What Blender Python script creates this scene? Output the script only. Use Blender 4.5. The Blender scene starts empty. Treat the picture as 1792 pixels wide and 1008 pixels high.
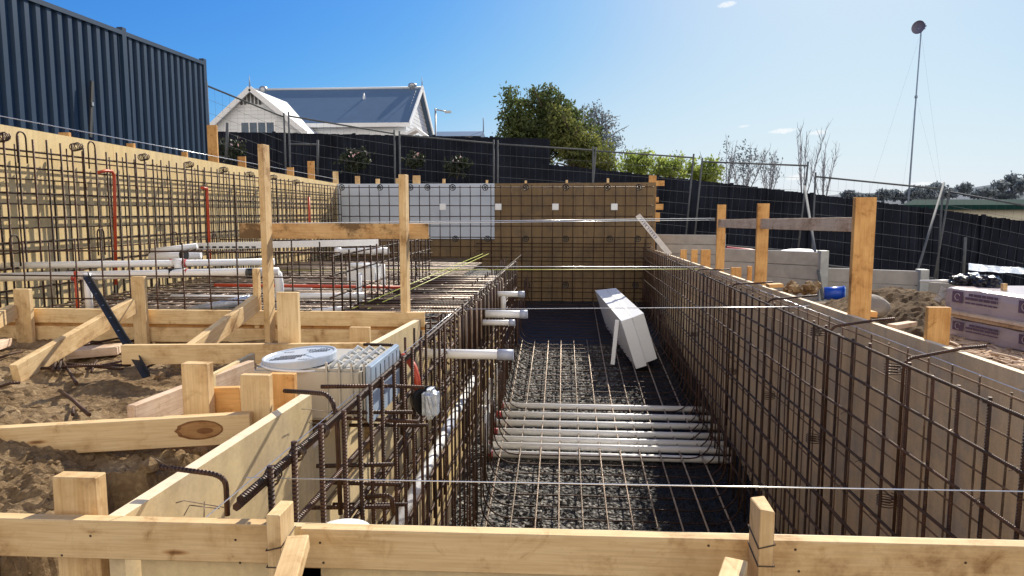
import bpy, bmesh, math, random
from mathutils import Vector, Matrix, noise
R = math.radians
random.seed(11)
rnd = random.uniform
scn = bpy.context.scene
COL = scn.collection
V = Vector

# ------------------------------------------------------------------ camera
F = 1230.0
PITCH, YAW = R(6.126), R(4.115)
cam_d = bpy.data.cameras.new('camera')
cam = bpy.data.objects.new('camera', cam_d)
COL.objects.link(cam)
cam.location = (0, 0, 0)
cam.rotation_euler = (R(90) - PITCH, 0, YAW)
cam_d.sensor_width = 36.0
cam_d.lens = 36.0 * F / 1792.0
cam_d.clip_start = 0.05
cam_d.clip_end = 4000
scn.camera = cam
CR = cam.rotation_euler.to_matrix()

def ray(px, py):
    return CR @ V(((px - 896) / F, -(py - 504) / F, -1.0))

def at(px, py, Y=None, X=None, Z=None):
    d = ray(px, py)
    if Y is not None: k = Y / d.y
    elif X is not None: k = X / d.x
    else: k = Z / d.z
    return d * k

# ------------------------------------------------------------------ bookkeeping
WM = {}
def meta(o, label=None, cat=None, group=None, kind=None):
    if label: o['label'] = label
    if cat: o['category'] = cat
    if group: o['group'] = group
    if kind: o['kind'] = kind
    return o

def place(o, wm, parent=None):
    if parent is not None:
        o.parent = parent
        o.matrix_basis = WM[parent.name].inverted() @ wm
    else:
        o.matrix_basis = wm
    WM[o.name] = wm.copy()

def thing(name, loc, label, cat, group=None):
    o = bpy.data.objects.new(name, None)
    o.empty_display_size = 0.05
    COL.objects.link(o)
    place(o, Matrix.Translation(V(loc)))
    return meta(o, label, cat, group)

def link_mesh(name, me, wm, mat, parent=None, smooth=False):
    o = bpy.data.objects.new(name, me)
    COL.objects.link(o)
    if mat is not None and not me.materials:
        for m in (mat if isinstance(mat, (list, tuple)) else [mat]):
            me.materials.append(m)
    if smooth:
        for p in me.polygons: p.use_smooth = True
    place(o, wm, parent)
    return o

def obj(name, bm, mat, parent=None, smooth=False):
    """world-space bmesh -> one object whose origin sits at its base"""
    xs = [v.co for v in bm.verts]
    lo = V((min(c.x for c in xs), min(c.y for c in xs), min(c.z for c in xs)))
    hi = V((max(c.x for c in xs), max(c.y for c in xs), max(c.z for c in xs)))
    org = V(((lo.x + hi.x) / 2, (lo.y + hi.y) / 2, lo.z))
    bmesh.ops.translate(bm, verts=bm.verts, vec=-org)
    me = bpy.data.meshes.new(name)
    bm.to_mesh(me); bm.free()
    return link_mesh(name, me, Matrix.Translation(org), mat, parent, smooth)

def frame(p0, p1, hint):
    x = (V(p1) - V(p0)).normalized()
    z = V(hint) - x * x.dot(V(hint))
    z.normalize()
    y = z.cross(x)
    m = Matrix((x, y, z)).transposed().to_4x4()
    m.translation = (V(p0) + V(p1)) / 2
    return m

# ------------------------------------------------------------------ bmesh primitives
def add_box(bm, lo, hi, mi=0):
    r = bmesh.ops.create_cube(bm, size=1.0)
    lo, hi = V(lo), V(hi)
    c, s = (lo + hi) / 2, hi - lo
    for v in r['verts']:
        v.co = V((v.co.x * s.x + c.x, v.co.y * s.y + c.y, v.co.z * s.z + c.z))
    if mi:
        fs = set()
        for v in r['verts']: fs.update(v.link_faces)
        for f in fs: f.material_index = mi
    return r['verts']

def add_obox(bm, p0, p1, h, t, hint=(0, 0, 1), mi=0):
    m = frame(p0, p1, hint)
    L = (V(p1) - V(p0)).length
    vs = add_box(bm, (-L/2, -t/2, -h/2), (L/2, t/2, h/2), mi)
    for v in vs: v.co = m @ v.co
    return vs

def add_tube(bm, pts, r, n=6, cap=True, mi=0):
    pts = [V(p) for p in pts]
    rs = r if isinstance(r, (list, tuple)) else [r] * len(pts)
    rings = []
    ref = None
    for i, p in enumerate(pts):
        a = pts[max(i - 1, 0)]; b = pts[min(i + 1, len(pts) - 1)]
        d = (b - a).normalized()
        if ref is None:
            ref = V((0, 0, 1)) if abs(d.z) < .9 else V((1, 0, 0))
        u = (ref - d * ref.dot(d))
        if u.length < 1e-5: u = d.orthogonal()
        u.normalize(); w = d.cross(u); ref = u
        rings.append([bm.verts.new(p + (u * math.cos(2*math.pi*k/n) + w * math.sin(2*math.pi*k/n)) * rs[i]) for k in range(n)])
    for i in range(len(rings) - 1):
        for k in range(n):
            f = bm.faces.new((rings[i][k], rings[i][(k+1) % n], rings[i+1][(k+1) % n], rings[i+1][k]))
            f.material_index = mi; f.smooth = True
    if cap:
        f = bm.faces.new(list(reversed(rings[0]))); f.material_index = mi
        f = bm.faces.new(rings[-1]); f.material_index = mi

def add_ring(bm, c, axis, R_, r, n=14, m=5):
    axis = V(axis).normalized(); u = axis.orthogonal().normalized(); w = axis.cross(u)
    rings = []
    for i in range(n):
        a = 2*math.pi*i/n; d = u*math.cos(a) + w*math.sin(a)
        rings.append([bm.verts.new(V(c) + d*(R_ + r*math.cos(2*math.pi*k/m)) + axis*r*math.sin(2*math.pi*k/m)) for k in range(m)])
    for i in range(n):
        for k in range(m):
            bm.faces.new((rings[i][k], rings[(i+1) % n][k], rings[(i+1) % n][(k+1) % m], rings[i][(k+1) % m]))

def add_quad(bm, a, b, c, d, mi=0):
    f = bm.faces.new([bm.verts.new(V(p)) for p in (a, b, c, d)]); f.material_index = mi
    return f

def add_prism(bm, poly, off, mi=0):
    """closed polygon (world points) extruded by vector off"""
    a = [bm.verts.new(V(p)) for p in poly]; b = [bm.verts.new(V(p) + V(off)) for p in poly]
    bm.faces.new(a).material_index = mi
    bm.faces.new(list(reversed(b))).material_index = mi
    n = len(poly)
    for i in range(n):
        bm.faces.new((a[i], b[i], b[(i+1) % n], a[(i+1) % n])).material_index = mi

def arc(c, u, v, r, a0, a1, n=6):
    c, u, v = V(c), V(u), V(v)
    return [c + u*r*math.cos(R(a0 + (a1-a0)*i/n)) + v*r*math.sin(R(a0 + (a1-a0)*i/n)) for i in range(n+1)]

# ------------------------------------------------------------------ materials
def mat_base(name):
    m = bpy.data.materials.new(name); m.use_nodes = True
    nt = m.node_tree; b = nt.nodes['Principled BSDF']
    return m, nt, b
def nd(nt, t, **k):
    n = nt.nodes.new(t)
    for a, v in k.items(): setattr(n, a, v)
    return n
def lk(nt, a, b): nt.links.new(a, b)
def coords(nt, scale=(1, 1, 1), kind='Object', rand=True):
    tc = nd(nt, 'ShaderNodeTexCoord'); mp = nd(nt, 'ShaderNodeMapping')
    mp.inputs['Scale'].default_value = scale
    lk(nt, tc.outputs[kind], mp.inputs['Vector'])
    if rand:
        oi = nd(nt, 'ShaderNodeObjectInfo'); mu = nd(nt, 'ShaderNodeMath', operation='MULTIPLY')
        mu.inputs[1].default_value = 37.0
        lk(nt, oi.outputs['Random'], mu.inputs[0]); lk(nt, mu.outputs[0], mp.inputs['Location'])
    return mp.outputs['Vector']
def noise_n(nt, vec, scale, detail=4, rough=.55, dist=0):
    n = nd(nt, 'ShaderNodeTexNoise'); n.inputs['Scale'].default_value = scale
    n.inputs['Detail'].default_value = detail; n.inputs['Roughness'].default_value = rough
    n.inputs['Distortion'].default_value = dist
    lk(nt, vec, n.inputs['Vector']); return n.outputs['Fac']
def ramp(nt, fac, stops):
    r = nd(nt, 'ShaderNodeValToRGB'); e = r.color_ramp.elements
    while len(e) < len(stops): e.new(.5)
    for i, (p, c) in enumerate(stops):
        e[i].position = p; e[i].color = (c[0], c[1], c[2], 1) if len(c) == 3 else c
    lk(nt, fac, r.inputs['Fac']); return r.outputs['Color']
def mixc(nt, fac, a, b, mode='MIX'):
    m = nd(nt, 'ShaderNodeMix', data_type='RGBA', blend_type=mode)
    for s, v in ((0, fac), (6, a), (7, b)):
        if hasattr(v, 'node'): lk(nt, v, m.inputs[s])
        elif s == 0: m.inputs[0].default_value = v
        else: m.inputs[s].default_value = (v[0], v[1], v[2], 1)
    return m.outputs[2]
def bump(nt, b, h, strength=.3, dist=.01):
    bp = nd(nt, 'ShaderNodeBump'); bp.inputs['Strength'].default_value = strength
    bp.inputs['Distance'].default_value = dist
    lk(nt, h, bp.inputs['Height']); lk(nt, bp.outputs['Normal'], b.inputs['Normal'])
def simple(name, c, rough=.6, metal=0, var=.12, nscale=6, bmp=0, spec=None, c2=None):
    m, nt, b = mat_base(name)
    v = coords(nt)
    f = noise_n(nt, v, nscale, 5, .6)
    hi = c2 if c2 else tuple(min(1, x*(1+var)) for x in c)
    lo = tuple(x*(1-var) for x in c)
    lk(nt, ramp(nt, f, [(.3, lo), (.7, hi)]), b.inputs['Base Color'])
    b.inputs['Roughness'].default_value = rough; b.inputs['Metallic'].default_value = metal
    if spec is not None: b.inputs['Specular IOR Level'].default_value = spec
    if bmp: bump(nt, b, noise_n(nt, v, nscale*5, 4), bmp, .01)
    return m

def wood(name, light, dark, stain=0.0, huevar=.14):
    m, nt, b = mat_base(name)
    v = coords(nt, (1, 1, 1))
    st = nd(nt, 'ShaderNodeMapping'); st.inputs['Scale'].default_value = (1.3, 14, 14); lk(nt, v, st.inputs['Vector'])
    g = noise_n(nt, st.outputs['Vector'], 3.0, 6, .6, .6)
    col = ramp(nt, g, [(.3, dark), (.48, tuple((a*2+d)/3 for a, d in zip(light, dark))), (.62, light)])
    # fine grain
    st2 = nd(nt, 'ShaderNodeMapping'); st2.inputs['Scale'].default_value = (3, 90, 90); lk(nt, v, st2.inputs['Vector'])
    g2 = noise_n(nt, st2.outputs['Vector'], 2.0, 3)
    col = mixc(nt, .28, col, ramp(nt, g2, [(.35, (.55, .48, .40)), (.6, (1, 1, 1))]), 'MULTIPLY')
    # knots
    st3 = nd(nt, 'ShaderNodeMapping'); st3.inputs['Scale'].default_value = (1.5, .9, 7); lk(nt, v, st3.inputs['Vector'])
    vo = nd(nt, 'ShaderNodeTexVoronoi'); vo.inputs['Scale'].default_value = 1.9
    lk(nt, st3.outputs['Vector'], vo.inputs['Vector'])
    kn = ramp(nt, vo.outputs['Distance'], [(.0, (.16, .1, .06)), (.045, (.3, .18, .1)), (.085, (.75, .6, .5)), (.12, (1, 1, 1))])
    sc_ = nd(nt, 'ShaderNodeSeparateColor'); lk(nt, vo.outputs['Color'], sc_.inputs[0])
    kf = ramp(nt, sc_.outputs[0], [(.52, (0, 0, 0)), (.56, (.9, .9, .9))])
    col = mixc(nt, kf, col, mixc(nt, 1.0, col, kn, 'MULTIPLY'))
    # dirt patches
    d = noise_n(nt, v, 5.0, 6, .65)
    col = mixc(nt, 1.0, col, ramp(nt, d, [(.33, (.50, .41, .34)), (.43, (.86, .81, .76)), (.56, (1, 1, 1))]), 'MULTIPLY')
    d3 = noise_n(nt, v, 11.0, 7, .7, .8)
    col = mixc(nt, .95, col, ramp(nt, d3, [(.30, (.55, .46, .38)), (.37, (.86, .82, .77)), (.45, (1, 1, 1))]), 'MULTIPLY')
    if stain:
        d2 = noise_n(nt, v, 2.6, 6, .7)
        col = mixc(nt, ramp(nt, d2, [(.5, (0, 0, 0)), (.58, (stain, stain, stain))]), col, (.09, .05, .025))
    oi = nd(nt, 'ShaderNodeObjectInfo')
    col = mixc(nt, 1.0, col, ramp(nt, oi.outputs['Random'], [(0, (1-huevar, 1-huevar*1.3, 1-huevar*1.6)), (1, (1, 1, 1))]), 'MULTIPLY')
    lk(nt, col, b.inputs['Base Color']); b.inputs['Roughness'].default_value = .72
    b.inputs['Specular IOR Level'].default_value = .25
    bump(nt, b, g2, .18, .002)
    return m

M = {}
M['pine'] = wood('pine', (.86, .65, .365), (.76, .54, .275))
M['pine_orange'] = wood('pine_orange', (.84, .50, .20), (.68, .37, .13))  # warm backlit look of the shaded posts put into the colour
M['pine_stained'] = wood('pine_stained', (.74, .50, .25), (.58, .36, .16), stain=.85)
M['pine_grey'] = wood('pine_grey', (.82, .66, .51), (.68, .52, .39))
M['ply_edge'] = simple('ply_edge', (.80, .66, .46), .8, var=.15, nscale=30)

def ply(name, c, c2, splash, amt):
    m, nt, b = mat_base(name)
    v = coords(nt)
    f = noise_n(nt, v, 1.6, 6, .6)
    col = ramp(nt, f, [(.3, c), (.7, c2)])
    sp = noise_n(nt, v, 3.2, 8, .68)
    col = mixc(nt, ramp(nt, sp, [(.46, (0, 0, 0)), (.64, (amt, amt, amt))]), col, splash)
    mp = nd(nt, 'ShaderNodeMapping'); mp.inputs['Scale'].default_value = (12, 12, .8); lk(nt, v, mp.inputs['Vector'])
    dr = noise_n(nt, mp.outputs['Vector'], 1.2, 4, .6)
    col = mixc(nt, .35, col, ramp(nt, dr, [(.36, (.62, .58, .54)), (.56, (1, 1, 1))]), 'MULTIPLY')
    fine = noise_n(nt, v, 60, 4, .7)
    col = mixc(nt, .3, col, ramp(nt, fine, [(.3, (.6, .6, .6)), (.6, (1, 1, 1))]), 'MULTIPLY')
    lk(nt, col, b.inputs['Base Color']); b.inputs['Roughness'].default_value = .6
    b.inputs['Specular IOR Level'].default_value = .3
    bump(nt, b, fine, .08, .004)
    return m
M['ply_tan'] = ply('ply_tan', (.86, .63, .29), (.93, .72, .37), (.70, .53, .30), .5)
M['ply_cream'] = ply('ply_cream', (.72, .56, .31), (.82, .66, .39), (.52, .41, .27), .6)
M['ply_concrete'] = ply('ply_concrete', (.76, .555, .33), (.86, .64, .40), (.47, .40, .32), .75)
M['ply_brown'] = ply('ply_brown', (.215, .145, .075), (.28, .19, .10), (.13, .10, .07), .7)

def rebar_mat(name, c1, c2, ribs=True, rough=.48):
    m, nt, b = mat_base(name)
    v = coords(nt)
    f = noise_n(nt, v, 14, 5, .65)
    oi = nd(nt, 'ShaderNodeObjectInfo')
    lk(nt, mixc(nt, 1.0, ramp(nt, f, [(.32, c1), (.66, c2)]), ramp(nt, oi.outputs['Random'], [(0, (.62, .6, .58)), (1, (1.25, 1.15, 1.1))]), 'MULTIPLY'), b.inputs['Base Color'])
    b.inputs['Roughness'].default_value = rough; b.inputs['Metallic'].default_value = .3
    if ribs:
        w = nd(nt, 'ShaderNodeTexWave'); w.bands_direction = 'X'; w.inputs['Scale'].default_value = 28
        w.inputs['Distortion'].default_value = .0
        lk(nt, coords(nt, (1, 1, 1), rand=False), w.inputs['Vector'])
        bump(nt, b, w.outputs['Fac'], .8, .004)
    return m
M['rebar'] = rebar_mat('rebar', (.030, .016, .011), (.095, .046, .027))
M['rebar_glint'] = rebar_mat('rebar_glint', (.30, .24, .19), (.58, .49, .40), rough=.34)  # paler copy of rebar; sun glints put into the base colour
M['rebar_dusty'] = rebar_mat('rebar_dusty', (.12, .075, .045), (.26, .17, .11), rough=.6)
M['wire'] = simple('wire', (.10, .07, .05), .45, .6)
M['pvc'] = simple('pvc', (.88, .88, .87), .32, var=.05, nscale=9)
M['pvc_cap'] = simple('pvc_cap', (.42, .46, .58), .4, var=.06)
M['black'] = simple('black_plastic', (.012, .012, .014), .4, var=.3)
M['red'] = simple('red_primer', (.50, .07, .07), .55, var=.35, nscale=30)
M['orange'] = simple('orange_conduit', (.52, .065, .022), .45)
M['foam'] = simple('foam', (.56, .63, .74), .75, var=.03, nscale=60, bmp=.1)
M['foam_block'] = simple('foam_block', (.84, .86, .88), .55, var=.03, nscale=40)
M['galv'] = simple('galvanised', (.42, .44, .46), .42, .75, var=.2, nscale=20)
M['galv_dull'] = simple('galvanised_dull', (.10, .11, .12), .85, .0, var=.2, nscale=14)
M['picket'] = simple('picket_steel', (.022, .023, .026), .6, .0, var=.3)
M['colorbond'] = simple('dark_steel_sheet', (.024, .052, .098), .5, .0, var=.12, nscale=2, spec=.18)
M['paling'] = simple('dark_paling', (.014, .017, .027), .9, var=.45, nscale=1.2, spec=.12)
M['weatherboard'] = simple('weatherboard', (.74, .76, .78), .6, var=.04, nscale=3)
M['white_paint'] = simple('white_paint', (.82, .83, .84), .5, var=.03)
M['roof_blue'] = simple('roof_metal', (.10, .165, .27), .6, .0, var=.06, nscale=1.5, spec=.2)
M['roof_light'] = simple('roof_pale', (.62, .66, .70), .5, var=.05)
M['window'] = simple('window_glass', (.10, .13, .17), .1, var=.2)
M['green_roof'] = simple('green_roof', (.012, .04, .036), .95, var=.15, spec=.05)
M['cream_wall'] = simple('cream_wall', (.55, .52, .42), .7, var=.06)
M['concrete'] = simple('sleeper_concrete', (.36, .34, .32), .85, var=.18, nscale=5, bmp=.25)
M['concrete_post'] = simple('grey_post', (.40, .42, .42), .6, .3, var=.2, nscale=9)
M['blue'] = simple('blue_plastic', (.01, .075, .5), .35, var=.1)
M['foil'] = simple('silver_foil', (.50, .56, .66), .25, .35, var=.25, nscale=30, bmp=.5)
M['film_blue'] = simple('film_blue', (.40, .49, .60), .28, var=.12, nscale=14)
M['grey_plastic'] = simple('grey_plastic', (.46, .43, .37), .45, var=.06, nscale=5)
M['label_ink'] = simple('label_ink', (.05, .055, .075), .5, var=.4, nscale=60)
M['purple_ink'] = simple('purple_ink', (.10, .06, .115), .5, var=.2)
M['pack_wrap'] = simple('pack_wrap', (.44, .37, .40), .25, var=.08, nscale=6, bmp=.2)
M['clear_film'] = simple('clear_film', (.62, .66, .74), .12, var=.15, nscale=18, bmp=.6)
M['bag_black'] = simple('bag_black', (.012, .012, .016), .16, var=.4, nscale=9, bmp=.8)
M['string_w'] = simple('string_white', (.80, .82, .86), .22, .5, var=.02)
M['string_y'] = simple('string_yellow', (.62, .68, .10), .35, var=.05)
M['dish'] = simple('dish_grey', (.13, .125, .19), .6)
M['mast'] = simple('mast_steel', (.22, .30, .42), .6, .0)
M['rock'] = simple('rock', (.32, .28, .24), .9, var=.3, nscale=8, bmp=.5)
M['cloud'] = simple('cloud', (.95, .95, .95), 1.0, var=.02)
_nt = M['cloud'].node_tree; _nt.nodes.remove(_nt.nodes['Principled BSDF'])
_em = nd(_nt, 'ShaderNodeEmission'); _ab = nd(_nt, 'ShaderNodeVolumeAbsorption'); _ad = nd(_nt, 'ShaderNodeAddShader')
_ab.inputs['Color'].default_value = (0, 0, 0, 1); _ab.inputs['Density'].default_value = .28; _em.inputs['Strength'].default_value = .28*.76  # clouds glow on their own; emission stands in for scattered sunlight
lk(_nt, _em.outputs[0], _ad.inputs[0]); lk(_nt, _ab.outputs[0], _ad.inputs[1]); lk(_nt, _ad.outputs[0], _nt.nodes['Material Output'].inputs['Volume'])
M['bark'] = simple('bark', (.10, .075, .055), .9, var=.35, nscale=10, bmp=.5)
M['twig'] = simple('twig', (.30, .31, .35), .9, var=.3)
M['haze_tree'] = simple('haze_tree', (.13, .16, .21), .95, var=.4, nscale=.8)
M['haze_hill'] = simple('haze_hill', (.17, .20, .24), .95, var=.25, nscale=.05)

def ground_mat(name, lo, mid, hi, s=3.0, bstr=.9):
    m, nt, b = mat_base(name)
    v = coords(nt, rand=False)
    f = noise_n(nt, v, s, 10, .68)
    col = ramp(nt, f, [(.32, lo), (.5, mid), (.7, hi)])
    vo = nd(nt, 'ShaderNodeTexVoronoi'); vo.inputs['Scale'].default_value = s*14
    lk(nt, v, vo.inputs['Vector'])
    col = mixc(nt, .5, col, ramp(nt, vo.outputs['Distance'], [(.1, (1.0, 1.0, 1.0)), (.6, (.55, .5, .48))]), 'MULTIPLY')
    f2 = noise_n(nt, v, s*22, 6, .7)
    col = mixc(nt, .5, col, ramp(nt, f2, [(.3, (.5, .5, .5)), (.65, (1.1, 1.1, 1.1))]), 'MULTIPLY')
    lk(nt, col, b.inputs['Base Color']); b.inputs['Roughness'].default_value = .95
    b.inputs['Specular IOR Level'].default_value = .15
    bump(nt, b, noise_n(nt, v, s*9, 8, .75), bstr, .03)
    return m
M['soil'] = ground_mat('soil', (.21, .135, .07), (.44, .305, .165), (.70, .53, .32), 3.0, 1.0)
M['soil_dark'] = ground_mat('soil_dark', (.09, .06, .035), (.22, .15, .085), (.38, .28, .17), 3.0, 1.0)
M['ground'] = ground_mat('ground', (.13, .095, .065), (.22, .165, .11), (.30, .24, .17), 1.2, .6)

def gravel_mat():
    m, nt, b = mat_base('gravel')
    v = coords(nt, rand=False)
    vo = nd(nt, 'ShaderNodeTexVoronoi'); vo.inputs['Scale'].default_value = 30
    vo.inputs['Randomness'].default_value = 1
    lk(nt, v, vo.inputs['Vector'])
    hs = nd(nt, 'ShaderNodeSeparateColor'); lk(nt, vo.outputs['Color'], hs.inputs[0])
    col = ramp(nt, hs.outputs[0], [(0, (.035, .034, .033)), (.5, (.13, .122, .112)), (.85, (.28, .26, .235)), (1, (.46, .43, .38))])
    col = mixc(nt, .8, col, ramp(nt, vo.outputs['Distance'], [(.2, (1, 1, 1)), (.75, (.2, .2, .2))]), 'MULTIPLY')
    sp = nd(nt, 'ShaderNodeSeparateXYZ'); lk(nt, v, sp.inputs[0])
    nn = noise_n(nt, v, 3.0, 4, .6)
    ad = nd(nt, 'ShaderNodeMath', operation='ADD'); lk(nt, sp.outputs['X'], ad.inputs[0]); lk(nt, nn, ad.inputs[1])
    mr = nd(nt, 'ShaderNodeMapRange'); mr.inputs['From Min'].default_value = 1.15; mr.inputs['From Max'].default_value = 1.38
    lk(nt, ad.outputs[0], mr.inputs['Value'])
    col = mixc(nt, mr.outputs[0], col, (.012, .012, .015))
    lk(nt, col, b.inputs['Base Color']); b.inputs['Roughness'].default_value = .8
    inv = nd(nt, 'ShaderNodeMath', operation='SUBTRACT'); inv.inputs[0].default_value = 1
    lk(nt, vo.outputs['Distance'], inv.inputs[1])
    bump(nt, b, inv.outputs[0], 1.0, .03)
    return m
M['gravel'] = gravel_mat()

def leaf_mat(name, lo, hi, trans=.35):
    m, nt, b = mat_base(name)
    v = coords(nt, rand=False)
    f = noise_n(nt, v, 1.3, 5, .7)
    f2 = noise_n(nt, v, 9, 2, .7)
    col = ramp(nt, f, [(.3, lo), (.7, hi)])
    col = mixc(nt, .6, col, ramp(nt, f2, [(.3, (.45, .45, .45)), (.7, (1.3, 1.3, 1.2))]), 'MULTIPLY')
    lk(nt, col, b.inputs['Base Color']); b.inputs['Roughness'].default_value = .6
    tr = nd(nt, 'ShaderNodeBsdfTranslucent'); lk(nt, col, tr.inputs['Color'])
    mx = nd(nt, 'ShaderNodeMixShader'); mx.inputs[0].default_value = trans
    out = nt.nodes['Material Output']
    lk(nt, b.outputs[0], mx.inputs[1]); lk(nt, tr.outputs[0], mx.inputs[2]); lk(nt, mx.outputs[0], out.inputs['Surface'])
    return m
M['leaf_dark'] = leaf_mat('leaf_dark', (.04, .065, .022), (.15, .19, .055), .45)
M['leaf_olive'] = leaf_mat('leaf_olive', (.09, .12, .03), (.29, .30, .085), .5)
M['leaf_bright'] = leaf_mat('leaf_bright', (.18, .26, .05), (.46, .52, .14), .55)
M['leaf_garden'] = leaf_mat('leaf_garden', (.012, .02, .010), (.04, .055, .02), .2)
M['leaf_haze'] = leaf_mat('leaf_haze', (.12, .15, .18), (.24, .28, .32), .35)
M['flower'] = simple('flower', (.75, .5, .5), .7)

# ------------------------------------------------------------------ builders
def beam(name, p0, p1, h, t, mat, label=None, cat='timber', group=None, hint=(0, 0, 1), parent=None, bev=.0025, rough=False):
    """rectangular timber from p0 to p1 (centre line); h along hint, t across"""
    wm = frame(p0, p1, hint); L = (V(p1) - V(p0)).length
    bm = bmesh.new()
    add_box(bm, (-L/2, -t/2, -h/2), (L/2, t/2, h/2))
    if rough:
        es = [e for e in bm.edges if abs(e.verts[0].co.x - e.verts[1].co.x) > L*.9]
        bmesh.ops.subdivide_edges(bm, edges=es, cuts=1)
    bmesh.ops.bevel(bm, geom=list(bm.edges), offset=bev, segments=1, affect='EDGES')
    me = bpy.data.meshes.new(name); bm.to_mesh(me); bm.free()
    o = link_mesh(name, me, wm, mat, parent)
    if label: meta(o, label, cat, group)
    return o

def bar(name, p0, p1, r, mat, parent=None, n=6):
    wm = frame(p0, p1, (0, 0, 1) if abs((V(p1)-V(p0)).normalized().z) < .9 else (0, 1, 0))
    L = (V(p1) - V(p0)).length
    bm = bmesh.new()
    k = min(.006, L*.0025)
    add_tube(bm, [(-L/2, 0, 0), (-L/6, rnd(-k, k), rnd(-k, k)), (L/6, rnd(-k, k), rnd(-k, k)), (L/2, 0, 0)] if L > .8 else [(-L/2, 0, 0), (L/2, 0, 0)], r, n)
    me = bpy.data.meshes.new(name); bm.to_mesh(me); bm.free()
    return link_mesh(name, me, wm, mat, parent)

def bent(name, pts, r, mat, parent=None, n=6, **k):
    bm = bmesh.new(); add_tube(bm, pts, r, n)
    o = obj(name, bm, mat, parent)
    if k: meta(o, **k)
    return o

def ordinal(i):
    return ['first','second','third','fourth','fifth','sixth','seventh','eighth','ninth','tenth','eleventh','twelfth','thirteenth','fourteenth','fifteenth','sixteenth','seventeenth','eighteenth'][i]

def stake(px0, px1, ptop, Y, zbot, label, depth=None, mat='pine', group='timber stakes', name='timber_stake', narrow=False, lean=(0, 0)):
    """upright timber whose front face fills px0..px1 at depth Y, top at ptop"""
    a = at(px0, ptop, Y=Y); b = at(px1, ptop, Y=Y)
    w = (b - a).length
    d = depth if depth else (.1 if narrow else .035)
    if a.x > 1.7 and Y < 13: a.x += max(0, 1.852 - a.x); b.x = max(b.x, a.x + .06)
    top = (a + b) / 2 + V((0, d/2, 0)); bot = V((top.x + lean[0], top.y + lean[1], zbot))
    return beam(name, bot, top, w, d, M[mat], label, 'stake', group, hint=(1, 0, 0))

# floor of the pool: rises away from the camera
def floor_z(Y):
    return -2.61 + .1073 * (Y - 5.91)

# ================================================================== WORLD
SUN_EL, SUN_AZ = R(37.0), R(22.0)     # azimuth from +Y toward +X
w = bpy.data.worlds.new('World'); scn.world = w; w.use_nodes = True
nt = w.node_tree; bg = nt.nodes['Background']
sky = nd(nt, 'ShaderNodeTexSky', sky_type='NISHITA'); sky.sun_disc = False
sky.sun_elevation = SUN_EL; sky.sun_rotation = SUN_AZ
sky.air_density = 1.0; sky.dust_density = 1.0; sky.ozone_density = 6.0
vs_ = nd(nt, 'ShaderNodeVectorMath', operation='SCALE'); vs_.inputs['Scale'].default_value = .06
lk(nt, sky.outputs[0], vs_.inputs[0])
cv = nd(nt, 'ShaderNodeRGBCurve'); lk(nt, vs_.outputs[0], cv.inputs['Color'])
for ci, pts_ in enumerate((((0, 0), (.168, .105), (.25, .25), (.42, .60), (.585, .72), (1, .88)), ((0, 0), (.26, .35), (.40, .60), (.52, .76), (.615, .82), (1, .91)), ((0, 0), (.3, .6), (.43, .83), (.69, .90), (1, .95)))):
    c_ = cv.mapping.curves[ci]
    while len(c_.points) < len(pts_): c_.points.new(.5, .5)
    for p_, q_ in zip(c_.points, pts_): p_.location = q_
cv.mapping.update()
v2_ = nd(nt, 'ShaderNodeVectorMath', operation='SCALE'); v2_.inputs['Scale'].default_value = .77/.15
lk(nt, cv.outputs[0], v2_.inputs[0])
# added fill light: unseen bright cloud bank in the sky behind the camera
tc_ = nd(nt, 'ShaderNodeTexCoord'); sx_ = nd(nt, 'ShaderNodeSeparateXYZ'); lk(nt, tc_.outputs['Generated'], sx_.inputs[0])
mr_ = nd(nt, 'ShaderNodeMapRange'); mr_.interpolation_type = 'SMOOTHSTEP'
mr_.inputs['From Min'].default_value = -.30; mr_.inputs['From Max'].default_value = -.80
lk(nt, sx_.outputs['Y'], mr_.inputs['Value'])
nz_ = nd(nt, 'ShaderNodeTexNoise'); nz_.inputs['Scale'].default_value = 2.2; nz_.inputs['Detail'].default_value = 7
lk(nt, tc_.outputs['Generated'], nz_.inputs['Vector'])
cr_ = ramp(nt, nz_.outputs['Fac'], [(.36, (0, 0, 0)), (.52, (1, 1, 1))])
mm_ = nd(nt, 'ShaderNodeMath', operation='MULTIPLY'); lk(nt, mr_.outputs[0], mm_.inputs[0]); lk(nt, cr_, mm_.inputs[1])
mx_ = nd(nt, 'ShaderNodeMix', data_type='RGBA'); lk(nt, mm_.outputs[0], mx_.inputs[0])
lk(nt, v2_.outputs[0], mx_.inputs[6]); k_ = 1.45/.15; mx_.inputs[7].default_value = (k_, k_*.90, k_*.76, 1)
lk(nt, mx_.outputs[2], bg.inputs['Color'])
bg.inputs['Strength'].default_value = .15
sd = bpy.data.lights.new('sun', 'SUN'); so = bpy.data.objects.new('sun', sd); COL.objects.link(so)
sd.energy = 5.0; sd.angle = R(.53); sd.color = (1.0, .92, .78)
sv = V((math.sin(SUN_AZ)*math.cos(SUN_EL), math.cos(SUN_AZ)*math.cos(SUN_EL), math.sin(SUN_EL)))
so.rotation_euler = (-sv).to_track_quat('-Z', 'Y').to_euler(); so.location = (5, 10, 20)
scn.view_settings.view_transform = 'Standard'; scn.view_settings.look = 'None'
scn.view_settings.exposure = 0; scn.view_settings.gamma = 1
scn.render.engine = 'CYCLES'
scn.cycles.film_exposure = 1.35

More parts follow.
